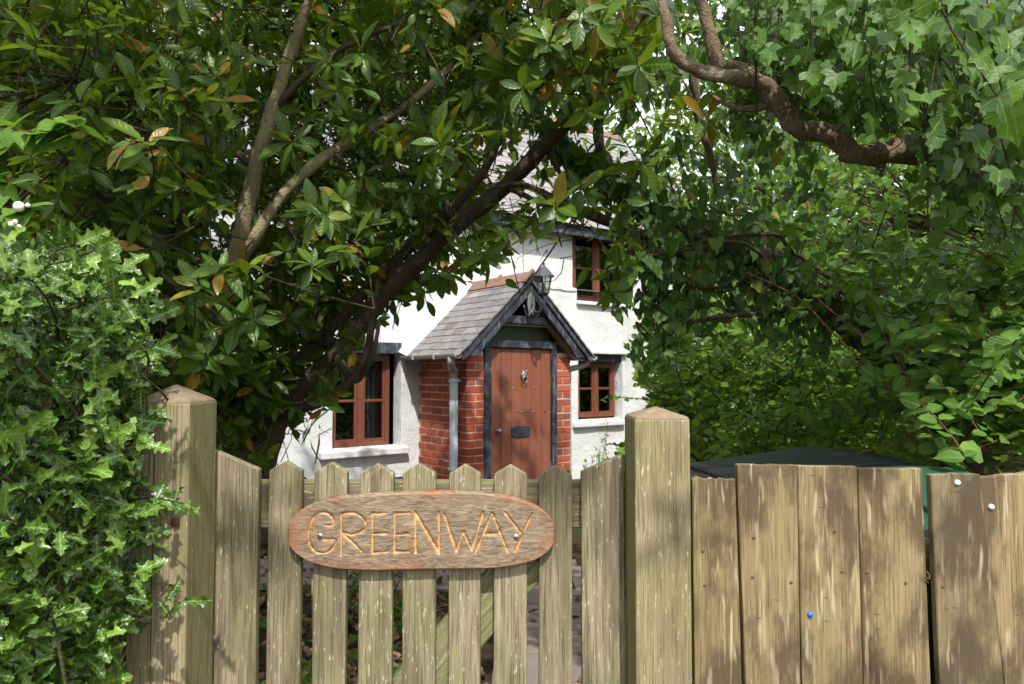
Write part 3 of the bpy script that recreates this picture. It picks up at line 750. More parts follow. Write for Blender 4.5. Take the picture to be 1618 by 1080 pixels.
# ------------------------------------------------------------------ gate
GY = 1.52
def gx(px, y=GY): return (px-809.0)/F*y
def gz(py, y=GY): return 1.38-(py-590.0)/F*y
gate = empty('picket_gate', (gx(664), GY, 0))
tag(gate, 'weathered wooden picket gate hung between two square posts', 'gate')
G0 = gx(664)
def picket(px0, px1, zl, zm, zr, lean=0.0, th=.021, y=0.0, name='picket'):
    x0, x1 = gx(px0)-G0, gx(px1)-G0; xm = (x0+x1)/2; w = x1-x0
    poly = [(-w/2, .06), (w/2, .06), (w/2, zr)]
    if zm is not None: poly.append((0, zm))
    poly.append((-w/2, zl))
    o = MB().prism(poly, 'y', -th, 0).build(name, M['gate'], gate, (xm, y, 0), bevel=.0028, seg=2)
    o.rotation_euler = (0, lean, 0); return o
picket(346, 417, gz(708), None, gz(738))
for k, (a, b, ap) in enumerate(((434, 485, 725), (503, 554, 727), (572, 624, 729), (643, 694, 729), (711, 760, 730), (780, 831, 731), (848, 899, 732))):
    picket(a, b, gz(ap+15), gz(ap), gz(ap+15), random.uniform(-.004, .004), y=random.uniform(-.002, .001))
picket(916, 982, gz(742), None, gz(714))
xr0, xr1 = gx(347)-G0, gx(981)-G0
for z0, z1 in ((gz(832), gz(760)), (.20, .295)):
    r_ = MB().box(-.05, .05, 0, .042, -(xr1-xr0)/2, (xr1-xr0)/2).build('rail', M['gate'], gate, ((xr0+xr1)/2, .003, (z0+z1)/2), bevel=.003)
    r_.rotation_euler = (0, math.pi/2, 0)
br = MB().box(-.050, .050, 0, .036, -.80, .20).build('brace', M['brace'], gate, ((gx(770)-G0), .006, gz(953)), bevel=.003)
br.rotation_euler = (0, math.radians(41.5), 0)
# hanging splinter
MB().add([(0, 0, 0), (.006, 0, 0), (.002, .004, -.14), (.003, -.004, -.05)], [(0, 1, 2), (0, 3, 2), (1, 2, 3), (0, 1, 3)]).build('splinter', M['gate'], gate, (gx(501)-G0-.004, -.008, gz(900)))

def post(px0, px1, ztop, zsh, y, lean, label, name='gate_post', dep=.125):
    x0, x1 = gx(px0, y), gx(px1, y); w = (x1-x0)/2; xm = (x0+x1)/2
    m = MB(); e = empty(name, (xm, y+dep/2, 0)); e.rotation_euler = (0, lean, 0)
    h = dep/2; zb = -.05
    vs = [(-w, -h, zb), (w, -h, zb), (w, h, zb), (-w, h, zb), (-w, -h, zsh), (w, -h, zsh), (w, h, zsh), (-w, h, zsh), (0, 0, ztop)]
    # rings in between so that the bevel follows
    m.add(vs[:8], [(0, 1, 5, 4), (1, 2, 6, 5), (2, 3, 7, 6), (3, 0, 4, 7), (4, 5, 6, 7), (3, 2, 1, 0)])
    m.build('shaft', M['post'], e, bevel=.003, seg=2)
    kk = .985; cp = MB().add([(x*kk, y_*kk, z-.004) for x, y_, z in vs[4:8]]+[(x*kk, y_*kk, z+.004) for x, y_, z in vs[4:8]]+[(0, 0, ztop)],
        [(0, 1, 5, 4), (1, 2, 6, 5), (2, 3, 7, 6), (3, 0, 4, 7), (4, 5, 8), (5, 6, 8), (6, 7, 8), (7, 4, 8), (3, 2, 1, 0)])
    cp.build('cap', M['endgrain'], e, bevel=.004, seg=2)
    tag(e, label, 'post', 'gate posts'); return e
pL = post(212, 304, gz(606, 1.42), gz(637, 1.36), 1.36, -.002, 'square gate post half hidden behind the holly, with a shallow pointed top')
pR = post(1000, 1087, gz(641, 1.46), gz(662, 1.39), 1.39, .002, 'sunlit square gate post between the gate and the board fence')
MB().lathe([(.009, 0), (.009, .003), (.004, .005)], 12).build('knot_plug', M['rust'], pL, (gx(285, 1.36)-pL.location.x, -.0625, gz(822, 1.36))).rotation_euler = (math.pi/2, 0, 0)
# long drying crack in the left post
MB().box(-.0009, .0009, -.0632, -.06, .2, 1.26).build('crack', M['room'], pL, (gx(250, 1.36)-pL.location.x, 0, 0))

# ------------------------------------------------------------------ name sign, letters really carved
SY = GY-.024; KS = SY/F/3.517
sw, sh = 1454*KS/2, 427*KS/2
sx0, sz0 = gx(440+805/3.517, SY), gz(760+262/3.517, SY)
STR = [[(285, 226), (318, 224), (326, 205), (318, 178), (295, 160), (262, 156), (226, 176), (202, 218), (192, 265), (200, 318), (226, 358), (265, 373), (308, 362), (332, 335), (340, 300), (282, 300)],
       [(370, 160), (371, 385)], [(370, 166), (420, 156), (465, 166), (498, 198), (500, 236), (470, 264), (420, 274), (376, 264), (430, 312), (485, 365)],
       [(540, 160), (541, 374)], [(540, 162), (615, 160)], [(545, 272), (620, 268)], [(541, 373), (622, 367)],
       [(660, 160), (661, 368)], [(660, 160), (738, 158)], [(665, 275), (738, 270)], [(661, 366), (740, 365)],
       [(775, 370), (772, 155), (900, 368)], [(900, 155), (902, 376)],
       [(930, 165), (995, 365), (1033, 260), (1080, 360), (1142, 155)],
       [(1100, 371), (1190, 158), (1276, 366)], [(1150, 272), (1220, 268)],
       [(1258, 155), (1345, 262)], [(1408, 160), (1315, 365)]]
NU, NV = 420, 116
uu = np.sin(np.linspace(-1, 1, NU)*math.pi/2*.97)/math.sin(math.pi/2*.97); vv = np.linspace(-1, 1, NV)
U, V = np.meshgrid(uu, vv)
hh = np.clip(1-np.abs(U)**3.9, 0, 1)**(1/2.15)
Xs = U*sw; Zs = V*sh*np.maximum(hh, .02)+.003*np.sin(U*3+1)*(1-np.abs(V)*.0)
seg = []
for s_ in STR:
    s_ = smooth_path(s_, 4) if len(s_) > 6 else [np.array(q, float) for q in s_]
    for a, b in zip(s_[:-1], s_[1:]): seg.append(((a[0]-805)*KS, -(a[1]-262)*KS, (b[0]-805)*KS, -(b[1]-262)*KS))
dist = np.full(U.shape, 9.0)
for (ax, az, bx_, bz) in seg:
    dx, dz = bx_-ax, bz-az; L2 = dx*dx+dz*dz+1e-12
    t = np.clip(((Xs-ax)*dx+(Zs-az)*dz)/L2, 0, 1)
    dist = np.minimum(dist, np.hypot(Xs-ax-t*dx, Zs-az-t*dz))
wgr = .0034+.0009*np.sin(Xs*140+Zs*90)+.0006*np.sin(Xs*310-Zs*260)
grv = np.clip(1-dist/wgr, 0, 1)
edge = np.clip(np.maximum(np.abs(V), np.abs(U)**2), 0, 1)
rnd_edge = .010*np.clip((np.abs(V)-.93)/.07, 0, 1)**2+.006*np.clip((np.abs(U)-.985)/.015, 0, 1)
wob = .0012*np.sin(Xs*31+Zs*60)+.0008*np.sin(Xs*77-Zs*140+2)
Ys = grv*(.0060+.0014*np.sin(Xs*95))+rnd_edge+wob*.5-.0
vfront = np.stack([Xs, Ys-.020, Zs], -1).reshape(-1, 3)
nfr = NU*NV
ii = np.arange(nfr).reshape(NV, NU)
quads = np.stack([ii[:-1, :-1], ii[:-1, 1:], ii[1:, 1:], ii[1:, :-1]], -1).reshape(-1, 4).tolist()
rim = list(ii[0, :])+list(ii[1:, -1])+list(ii[-1, -2::-1])+list(ii[-2:0:-1, 0])
back = [(vfront[i, 0], 0.0, vfront[i, 2]) for i in rim]
vall = vfront.tolist()+back; nr = len(rim)
for k in range(nr): quads.append((int(rim[k]), nfr+k, nfr+(k+1) % nr, int(rim[(k+1) % nr])))
quads.append(tuple(nfr+k for k in range(nr)))
me = bpy.data.meshes.new('board'); me.from_pydata(vall, [], quads)
for nm, arr in (('grv', grv), ('edge', edge**6)):
    at_ = me.attributes.new(nm, 'FLOAT', 'POINT'); at_.data.foreach_set('value', np.concatenate([arr.reshape(-1), np.full(nr, 0.0 if nm == 'grv' else 1.0)]).astype(np.float32))
bm = bmesh.new(); bm.from_mesh(me); bmesh.ops.recalc_face_normals(bm, faces=bm.faces); bm.to_mesh(me); bm.free()
me.materials.append(M['sign'])
sign = empty('name_sign', (sx0, SY, sz0))
tag(sign, 'oval wooden name board carved with GREENWAY, screwed to the gate pickets', 'sign')
sb = link(bpy.data.objects.new('board', me), sign); me.polygons.foreach_set('use_smooth', [True]*len(me.polygons))
for (cx_, cy_) in ((258, 280), (1320, 285)):
    s_ = MB().lathe([(.0062, -.004), (.0062, .001), (.0045, .0028), (.001, .0032)], 14).build('screw', M['screw'], sign, ((cx_-805)*KS, -.0205, -(cy_-262)*KS), smooth=True); s_.rotation_euler = (math.pi/2, 0, 0)
    MB().box(-.0042, .0042, -.0006, .0006, .0029, .0036).box(-.0006, .0006, -.0042, -.0008, .0029, .0036).box(-.0006, .0006, .0008, .0042, .0029, .0036).build('slot', M['darkmetal'], s_)

# ------------------------------------------------------------------ board fence
FY = 1.50
fence = empty('board_fence', (gx(1350, FY), FY, 0)); F0 = gx(1350, FY)
tag(fence, 'weathered close-board fence with uneven board tops beside the gate', 'fence')
def board(t0, t1, b0, b1, ztl, ztr, y=0.0, rag=.004, n=7, label=None):
    """px at the top and at the bottom of the picture (1080)"""
    zb = gz(1080, FY); k = (gz(740, FY)-.02)/(gz(740, FY)-zb)
    xa, xb = gx(t0, FY)-F0, gx(t1, FY)-F0
    xa2 = xa+(gx(b0, FY)-gx(t0, FY))*k; xb2 = xb+(gx(b1, FY)-gx(t1, FY))*k
    top = []
    for i in range(n+1):
        q = i/n; top.append((xb+(xa-xb)*q, ztr+(ztl-ztr)*q+random.uniform(-rag, rag)))
    xm = (xa+xb)/2
    poly = [(xa2-xm, .02), (xb2-xm, .02)]+[(x-xm, z) for x, z in top]
    o = MB().prism(poly, 'y', -.019, 0).build('board', M['fence'], fence, (xm, y, 0), bevel=.0018, seg=1)
    return o
board(1089, 1156, 1089, 1162, gz(752, FY), gz(753, FY), .004, .004, 9)
board(1157, 1250, 1165, 1249, gz(731, FY), gz(731, FY), -.004, .0012)
board(1249, 1341, 1251, 1343, gz(732, FY), gz(733, FY), -.007, .0015)
board(1344, 1443, 1345, 1448, gz(736, FY), gz(737, FY), -.003, .0012)
board(1452, 1528, 1458, 1557, gz(747, FY), gz(743, FY), -.012, .0025)
board(1527, 1622, 1563, 1668, gz(751, FY), gz(741, FY), -.004, .002)
board(1624, 1716, 1672, 1765, gz(742, FY), gz(744, FY), -.009, .003)
board(1719, 1812, 1768, 1860, gz(740, FY), gz(742, FY), -.004, .003)
for z in (.35, .98):
    r_ = MB().box(-.04, .04, .002, .05, -.50, .52).build('rail', M['fence'], fence, (gx(1440, FY)-F0, 0, z), bevel=.003); r_.rotation_euler = (0, math.pi/2, 0)
for (px, py) in ((1177, 760), (1173, 768), (1230, 746), (1273, 746), (1311, 750), (1301, 774), (1284, 795), (1363, 765), (1374, 785), (1288, 932), (1289, 967), (1368, 958), (1369, 980), (1214, 936), (1186, 964), (1482, 807), (1493, 771), (1484, 946), (1472, 948), (1552, 768), (1583, 959), (1567, 755)):
    L_ = random.uniform(.008, .012); fy_ = -.023 if px < 1249 else -.026 if px < 1343 else -.022 if px < 1447 else -.031 if px < 1530 else -.023
    s_ = MB().box(-L_/2, L_/2, -.0006, .004, -.0007, .0007).build('staple', M['rust'], fence, (gx(px, FY)-F0, fy_, gz(py, FY))); s_.rotation_euler = (0, random.uniform(-.2, .2), 0)
for (px, py, y_) in ((1104, 864, -.015), (1106, 916, -.015), (1181, 842, -.023), (1178, 902, -.023), (1237, 910, -.023), (1354, 895, -.022), (1413, 911, -.022), (1466, 914, -.031), (1314, 893, -.026), (1304, 832, -.026)):
    MB().lathe([(.0035, -.003), (.0035, .001), (.001, .002)], 8).build('nail', M['rust'], fence, (gx(px, FY)-F0, y_, gz(py, FY))).rotation_euler = (math.pi/2, 0, 0)
def pin(px, py, y, mat, label):
    o = MB().lathe([(.0052, -.002), (.0062, .001), (.0050, .0045), (.002, .006)], 14).build('drawing_pin', M[mat], None, (gx(px, FY), FY+y, gz(py, FY)), smooth=True)
    o.rotation_euler = (math.pi/2, 0, 0); tag(o, label, 'pin', 'pins in the fence boards')
pin(1492, 757, -.031, 'pin_white', 'white round pin near the top of the leaning fence board')
pin(1547, 795, -.023, 'pin_white', 'white round pin on the outermost board at the right edge of the photo')
pin(1264, 957, -.026, 'pin_blue', 'blue round pin in the middle of a wide fence board')
hk = MB().tube(smooth_path([(0, -.002, .012), (.004, -.006, .006), (0, -.01, -.002), (-.006, -.008, .002), (.002, -.006, -.012)], 5), .0012, 6).build('wire_hook', M['rust'], fence, (gx(1445, FY)-F0, -.020, gz(902, FY)), smooth=True)

# ------------------------------------------------------------------ wheelie bins behind the fence
def wheelie(loc, rz, mat, label, sc_=(1, 1, 1)):
    e = empty('wheelie_bin', loc, rz); e.scale = sc_; tag(e, label, 'bin', 'bins behind the fence')
    b = MB(); zt = .98
    ring = lambda hw, f, r, z: [(-hw, -f, z), (hw, -f, z), (hw, r, z), (-hw, r, z)]
    rs = [ring(.22, .22, .24, .06), ring(.27, .33, .32, .86), ring(.27, .33, .32, .90), ring(.292, .36, .345, .90), ring(.292, .36, .345, zt)]
    for q in rs: b.v += q
    for k in range(len(rs)-1):
        for i in range(4): b.f.append((4*k+i, 4*k+(i+1) % 4, 4*k+4+(i+1) % 4, 4*k+4+i))
    b.f.append((3, 2, 1, 0))
    b.build('body', M[mat], e, bevel=.02, seg=3)
    # lid: higher at the hinge side, raised centre panel, overhanging rim
    l = MB(); n = 14
    def top(u, v):   # u across, v from the front (0) to the hinge (1)
        edge_ = min(1.0, min(1-abs(u), v*1.6+.02, (1-v)*2.4+.05)/.18)
        return -.005+.085*v**.9+.05*edge_**.6*(1-.25*u*u)
    for j in range(n+1):
        for i in range(n+1):
            u = -1+2*i/n; v = j/n
            cr = 1-.06*(abs(u)**6)
            l.v.append((u*.30, (-.385+.745*v)*cr, zt+top(u, v)))
    w = n+1
    for j in range(n):
        for i in range(n): l.f.append((j*w+i, j*w+i+1, (j+1)*w+i+1, (j+1)*w+i))
    rimi = [i for i in range(w)]+[j*w+n for j in range(1, w)]+[n*w+i for i in range(n-1, -1, -1)]+[j*w for j in range(n-1, 0, -1)]
    bs = len(l.v); l.v += [(l.v[i][0]*1.01, l.v[i][1]*1.01, zt-.02) for i in rimi]
    for k in range(len(rimi)): l.f.append((rimi[k], rimi[(k+1) % len(rimi)], bs+(k+1) % len(rimi), bs+k))
    lid = l.build('lid', M[mat], e, smooth=True)
    pn = MB().prism([(-.20, -.27), (.20, -.27), (.22, .24), (-.22, .24)], 'z', 0, .035).build('panel', M[mat], lid, (0, 0, zt+.066), bevel=.006, seg=2); pn.rotation_euler = (.11, 0, 0)
    h_ = MB().tube(smooth_path([(-.22, .345, .95), (-.22, .42, 1.0), (-.16, .435, 1.01), (.16, .435, 1.01), (.22, .42, 1.0), (.22, .345, .95)], 4), .016, 8).build('handle', M[mat], e, smooth=True)
    for s_ in (-1, 1):
        MB().box(s_*.13-.03, s_*.13+.03, .35, .43, .955, 1.03).build('hinge', M[mat], lid, bevel=.008)
        wh = MB().lathe([(.09, -.025), (.10, -.018), (.10, .018), (.09, .025)], 20).build('wheel', M['bin_black'], e, (s_*.26, .27, .10), smooth=False); wh.rotation_euler = (0, math.pi/2, 0)
    return e
wheelie((.925, 2.38, ground_z(2.38)+.01), math.radians(-84), 'bin_black', 'black wheelie bin with its domed lid showing above the fence', (1, 1, 1.03))
wheelie((1.105, 1.80, 0.0), math.radians(4), 'bin_green', 'green wheelie bin seen over and between the fence boards', (.70, .62, 1.012))

# ================================================================== foliage
def unit(v): return v/np.maximum(np.linalg.norm(v, axis=-1, keepdims=True), 1e-9)
def t_rows(ts, ws, fold=.25, droop=.12, wave=None, x_off=None):
    """leaf template along +x, width along y, up z: verts, tris, rib"""
    v = []; rib = []; rows = []
    for i, (t, w) in enumerate(zip(ts, ws)):
        z = -droop*t*t; wv = wave[i] if wave else 0
        if w == 0: rows.append([len(v)]*3); v.append((t, 0, z)); rib.append(1.0)
        else:
            b = len(v); rows.append([b, b+1, b+2]); v += [(t, -w, z+fold*w+wv), (t, 0, z), (t, w, z+fold*w+wv)]; rib += [0.0, 1.0, 0.0]
    tr = []
    for a, b in zip(rows[:-1], rows[1:]):
        for s in (0, 1):
            q = [a[s], a[s+1], b[s+1], b[s]]
            q2 = []
            for i in q:
                if i not in q2: q2.append(i)
            if len(q2) == 3: tr.append(tuple(q2))
            elif len(q2) == 4: tr += [(q2[0], q2[1], q2[2]), (q2[0], q2[2], q2[3])]
    return np.array(v, float), np.array(tr, int), np.array(rib, float)
T = {}
T['laurel'] = t_rows([0, .10, .28, .50, .72, .90, 1], [0, .03, .125, .18, .16, .075, 0], .28, .20)
T['laurel2'] = t_rows([0, .25, .6, 1], [0, .12, .165, 0], .4, .25)
T['holly'] = t_rows([0, .10, .17, .25, .36, .44, .53, .64, .73, .82, .90, 1], [0, .07, .22, .11, .13, .27, .14, .14, .25, .10, .12, 0], .32, .16,
                    [0, 0, .11, 0, 0, -.12, 0, 0, .12, 0, -.04, 0])
def t_ivy(s=1.0):
    mid = [(0, 0, 0), (.28, 0, -.02), (.62, 0, -.06), (1, 0, -.16)]
    sd_ = [(-.13, .16, .03), (-.16, .36, .0), (.10, .58*s, -.07), (.26, .33, .05), (.58, .36*s, -.02), (.74, .13, .02)]
    v = mid+[(x, y, z) for x, y, z in sd_]+[(x, -y, z) for x, y, z in sd_]
    tr = []
    for b in (4, 10):
        q = [(0, b, b+1), (0, b+1, b+2), (0, b+2, b+3), (0, b+3, 1), (1, b+3, b+4), (1, b+4, 2), (2, b+4, b+5), (2, b+5, 3)]
        tr += q if b == 4 else [(i, k, j) for i, j, k in q]
    return np.array(v, float), np.array(tr, int), np.array([1.0]*4+[0.0]*12)
T['ivy'] = t_ivy(); T['ivy2'] = t_ivy(.72)
T['oval'] = t_rows([0, .18, .48, .80, 1], [0, .27, .36, .22, 0], .25, .14)
T['heart'] = t_rows([0, .05, .25, .55, .82, 1], [0, .30, .44, .36, .15, 0], .22, .10)
T['far'] = t_rows([0, .45, 1], [0, .34, 0], .3, .2)
T['strap'] = t_rows([0, .3, .7, 1], [0, .035, .03, 0], .2, .5)

class Leaves:
    """a set of leaves of one plant; each entry has position, tip direction, up normal, length, width factor, colour value"""
    def __init__(s, mat, tmpl): s.mat = mat; s.t = tmpl; s.P = []; s.D = []; s.N = []; s.L = []; s.V = []
    def add(s, P, D, N, L, V=None):
        n = len(P); s.P.append(np.asarray(P, float)); s.D.append(np.asarray(D, float)); s.N.append(np.asarray(N, float)); s.L.append(np.broadcast_to(np.asarray(L, float), (n,)).copy())
        s.V.append(rng.random(n) if V is None else np.asarray(V, float))
    def pack(s):
        s.P = np.concatenate(s.P); s.L = np.concatenate(s.L); s.V = np.clip(np.concatenate(s.V), 0, .999)
        D = unit(np.concatenate(s.D)); N = np.concatenate(s.N); N = unit(N-D*(N*D).sum(-1, keepdims=True)+1e-6); s.D = D; s.N = N; s.S = np.cross(N, D)
        return s
    def keep(s, m):
        for a in ('P', 'D', 'N', 'S', 'L', 'V'): setattr(s, a, getattr(s, a)[m])
    def mesh(s, name, m):
        tv, tt, rb = T[s.t]; P, D, S, N, L = (getattr(s, a)[m] for a in ('P', 'D', 'S', 'N', 'L'))
        n = len(P); k = len(tv)
        cu = rng.normal(size=(n, 1))*.13; cp_ = rng.normal(size=(n, 1))*.45; tw_ = rng.normal(size=(n, 1))*.35; wf = rng.uniform(.82, 1.15, (n, 1))
        x_, y_ = tv[None, :, 0], tv[None, :, 1]
        z_ = tv[None, :, 2]+cu*x_*x_+cp_*y_*y_+tw_*x_*y_
        W = (P[:, None]+L[:, None, None]*(x_[..., None]*D[:, None]+(y_*wf)[..., None]*S[:, None]+z_[..., None]*N[:, None])).reshape(-1, 3)
        tri = (tt[None]+(np.arange(n)*k)[:, None, None]).reshape(-1, 3)
        return tri_mesh(name, W, tri, np.repeat(s.V[m], k), np.tile(rb, n), M[s.mat], np.tile(tv[:, 0], n), np.tile(tv[:, 1], n))
def tri_mesh(name, W, tri, lv, rib, mat, lx, ly):
    me = bpy.data.meshes.new(name); nt = len(tri)
    me.vertices.add(len(W)); me.vertices.foreach_set('co', W.astype(np.float32).ravel())
    me.loops.add(nt*3); me.loops.foreach_set('vertex_index', tri.astype(np.int32).ravel())
    me.polygons.add(nt); me.polygons.foreach_set('loop_start', (np.arange(nt)*3).astype(np.int32))
    me.polygons.foreach_set('use_smooth', np.ones(nt, bool))
    for nm, a in (('lv', lv), ('rib', rib), ('lx', lx), ('ly', ly)):
        q = me.attributes.new(nm, 'FLOAT', 'POINT'); q.data.foreach_set('value', np.asarray(a, np.float32))
    me.materials.append(mat); me.update(calc_edges=True); me.validate(); return me

def rdir(n, zb=0.0):
    v = rng.normal(size=(n, 3)); v[:, 2] += zb; return unit(v)
def whorl(lv, tip, axis, L, n, spread=(50, 95), V=None, back=.05):
    """a rosette of leaves round a shoot tip"""
    axis = unit(np.asarray(axis, float)); a = np.cross(axis, [.3, .5, .8]); a = a/np.linalg.norm(a); b = np.cross(axis, a)
    ph = np.arange(n)*2.39996+rng.uniform(0, 6.3); th = np.radians(rng.uniform(spread[0], spread[1], n))
    rad = np.cos(ph)[:, None]*a+np.sin(ph)[:, None]*b
    D = np.cos(th)[:, None]*axis+np.sin(th)[:, None]*rad; D[:, 2] -= .22*rng.random(n)
    P = tip-axis*(rng.random(n)*back)[:, None]
    N = axis*1.0+rng.normal(size=(n, 3))*.25+np.array([0, 0, .35])
    lv.add(P, D, N, L*rng.uniform(.7, 1.12, n), V)
def near_poly(px, py, lines):
    """smallest pixel distance from points to 2D polylines"""
    d = np.full(np.shape(px), 1e9)
    for ln in lines:
        for (ax, ay), (bx_, by_) in zip(ln[:-1], ln[1:]):
            dx, dy = bx_-ax, by_-ay; t = np.clip(((px-ax)*dx+(py-ay)*dy)/(dx*dx+dy*dy+1e-9), 0, 1)
            d = np.minimum(d, np.hypot(px-ax-t*dx, py-ay-t*dy))
    return d

# opening through which the cottage is seen
OPEN = [(470, 800), (452, 735), (482, 690), (528, 625), (540, 590), (600, 540), (655, 492), (700, 462), (750, 432), (795, 400), (830, 368), (850, 340), (900, 345), (960, 358), (972, 410), (968, 500), (992, 490), (1008, 465), (1012, 490), (1008, 530), (1036, 560), (1014, 590), (1010, 640), (1000, 690), (1000, 800)]
ROOFGAP = [(770, 215), (860, 150), (960, 150), (1075, 165), (1060, 250), (985, 345), (900, 350), (845, 340), (800, 380), (760, 330)]

def limb_tube(m, pts, n=6, sides=9, jit=.12, wig=.0, thin=1.0):
    """pts = (px, py, depth, diameter in photo px)"""
    q = smooth_path(pts, n); P = []; R = []; m_thin = thin
    for k, (px, py, d, w) in enumerate(q):
        p = at(px, py, d)
        if wig: p = p+rng.normal(size=3)*wig
        P.append(p); R.append(max(.5, w)/2/F*d*m_thin)
    m.tube(P, R, sides, jit=jit); return P
def twig(m, a, b, r0, r1, sag=.0, n=4, sides=4):
    a = np.asarray(a); b = np.asarray(b); mid = rng.normal(size=3)*np.linalg.norm(b-a)*.09; pts = []
    for k in range(n+1):
        t = k/n; p = a+(b-a)*t+mid*math.sin(math.pi*t); p = p+np.array([0, 0, -sag*math.sin(math.pi*t)]); pts.append(p)
    m.tube(pts, list(np.linspace(r0, r1, n+1)), sides, cap=False); return pts

SETS = []   # (parent crown object, Leaves, wanted single leaves)

# ------------------------------------------------------------------ laurel tree on the left
lau = empty('laurel_tree', tuple(at(420, 760, 3.5)*np.array([1, 1, 0])+np.array([0, 0, ground_z(3.5)])))
tag(lau, 'big dark evergreen tree with long leaves and a leaning trunk arching over the gate', 'tree')
def wparent(o, p):   # parent, keeping world-space mesh coordinates
    o.parent = p; o.matrix_parent_inverse = Matrix.Translation(-Vector(p.location)); return o
MAIN = [(396, 860, 3.45, 56), (416, 735, 3.45, 42), (440, 655, 3.42, 36), (480, 606, 3.4, 31), (530, 560, 3.35, 28), (592, 487, 3.3, 26), (642, 430, 3.25, 26), (702, 372, 3.2, 26), (800, 292, 3.1, 26), (865, 225, 3.0, 24), (925, 160, 2.9, 21), (985, 80, 2.8, 20), (1030, -30, 2.7, 16), (1060, -140, 2.6, 12)]
SEC = [(416, 735, 3.55, 32), (436, 640, 3.5, 24), (475, 570, 3.48, 21), (525, 515, 3.45, 20), (580, 456, 3.4, 19), (636, 402, 3.35, 18), (700, 345, 3.25, 18), (760, 275, 3.2, 13), (800, 190, 3.2, 9), (820, 90, 3.1, 6)]
PALE = [(285, 640, 2.95, 36), (318, 560, 2.9, 33), (352, 470, 2.85, 29), (380, 370, 2.8, 26), (403, 265, 2.75, 24), (432, 170, 2.7, 21), (462, 75, 2.65, 18), (492, -20, 2.6, 15), (515, -140, 2.5, 12)]
PALE2 = [(375, 420, 2.83, 20), (402, 375, 2.8, 19), (450, 305, 2.85, 18), (510, 250, 2.9, 17), (580, 205, 3.0, 14), (650, 160, 3.1, 12), (725, 90, 3.2, 9), (790, 10, 3.3, 6)]
OTH = [[(415, 745, 3.6, 40), (360, 650, 3.7, 36), (300, 560, 3.8, 30), (210, 470, 3.9, 22), (120, 400, 4.0, 16)],
       [(440, 655, 3.4, 22), (520, 628, 3.25, 16), (572, 575, 3.15, 13), (590, 500, 3.1, 10), (598, 440, 3.1, 7)],
       [(530, 560, 3.3, 15), (560, 600, 3.2, 11), (585, 570, 3.1, 9), (600, 510, 3.05, 6)],
       [(520, 545, 3.45, 22), (500, 440, 3.6, 18), (520, 330, 3.8, 14), (500, 200, 3.9, 10), (520, 60, 4.0, 7)],
       [(285, 640, 2.95, 30), (270, 500, 3.1, 24), (265, 380, 3.3, 18), (280, 240, 3.4, 13), (250, 90, 3.5, 9)],
       [(405, 265, 2.75, 13), (330, 210, 2.7, 10), (230, 160, 2.5, 7), (120, 120, 2.3, 5)],
       [(355, 470, 2.85, 13), (260, 395, 2.6, 9), (150, 300, 2.3, 7), (60, 200, 2.0, 5)],
       [(432, 170, 2.7, 12), (520, 90, 2.6, 9), (620, 40, 2.5, 6)],
       [(720, 368, 3.2, 12), (690, 290, 3.2, 9), (640, 275, 3.2, 7), (560, 270, 3.2, 5)],
       [(800, 295, 3.1, 10), (850, 318, 3.0, 7), (885, 328, 2.95, 4)],
       [(865, 225, 3.0, 10), (890, 290, 3.0, 7), (905, 345, 2.9, 4)],
       [(925, 160, 2.9, 9), (1010, 130, 2.8, 6), (1090, 110, 2.8, 4)],
       [(985, 80, 2.8, 9), (940, 40, 2.6, 6), (880, 10, 2.5, 4)]]
mt = MB(); limb_tube(mt, MAIN, n=9, sides=12, jit=.2, wig=.0015)
wparent(mt.build('trunk', M['bark_dark'], None, smooth=True), lau)
for i_, L_ in enumerate([SEC, PALE, PALE2]+OTH):
    mm = MB(); limb_tube(mm, L_, n=9, sides=11, jit=.18, wig=.001)
    wparent(mm.build('branch', M['bark_light'] if i_ in (1, 2) else M['bark_dark'], None, smooth=True), lau)
LIMB2D = [[(p[0], p[1]) for p in q] for q in (PALE, PALE2)]
LIMBM = [[(p[0], p[1]) for p in MAIN[1:10]], [(p[0], p[1]) for p in SEC[1:6]]]
LIMBPTS = np.array([at(*p[:3]) for q in [MAIN[4:], SEC[3:], PALE[2:], PALE2]+OTH for p in smooth_path(q, 4)])
lau_leaf = Leaves('laurel', 'laurel'); lau_tw = MB()
def laurel_shoot(p, L=.125, n=None, V=None, ax=None, tw=True):
    # crown shaped for light: most shoots that would shade the cottage front are dropped
    zs = p[2]-(7.7+.75*p[0]-p[1])*1.33
    if -2.3 < p[0] < 2.2 and zs > .15 and rng.random() < .93: return
    b = LIMBPTS[np.argmin(((LIMBPTS-p)**2).sum(1)+rng.random(len(LIMBPTS))*.08)]
    out = p-b; ln = np.linalg.norm(out)
    axis = unit(out/max(ln, .01)*.7+np.array([0, -.25, .35])+rng.normal(size=3)*.45) if ax is None else ax
    whorl(lau_leaf, p, axis, L, n or int(rng.integers(6, 10)), (35, 100), V)
    # a few leaves down the stem
    st = p-axis*min(.22, ln*.7+.03)
    k = int(rng.integers(2, 5)); t = rng.random(k)[:, None]; lau_leaf.add(p+(st-p)*t, rdir(k, -.3), rdir(k, 1.2), L*rng.uniform(.7, 1.0, k))
    if tw:
        twig(lau_tw, st, p, .0028, .0018, 0, 2)
        if ln < .9 and rng.random() < .3: twig(lau_tw, b, st, .0042, .0026, .03, 5)
def sample(n, xr, yr, dr, power=2.0):
    px = rng.uniform(*xr, n); py = rng.uniform(*yr, n); d = (rng.uniform(dr[0]**(power+1), dr[1]**(power+1), n))**(1/(power+1)); return px, py, d
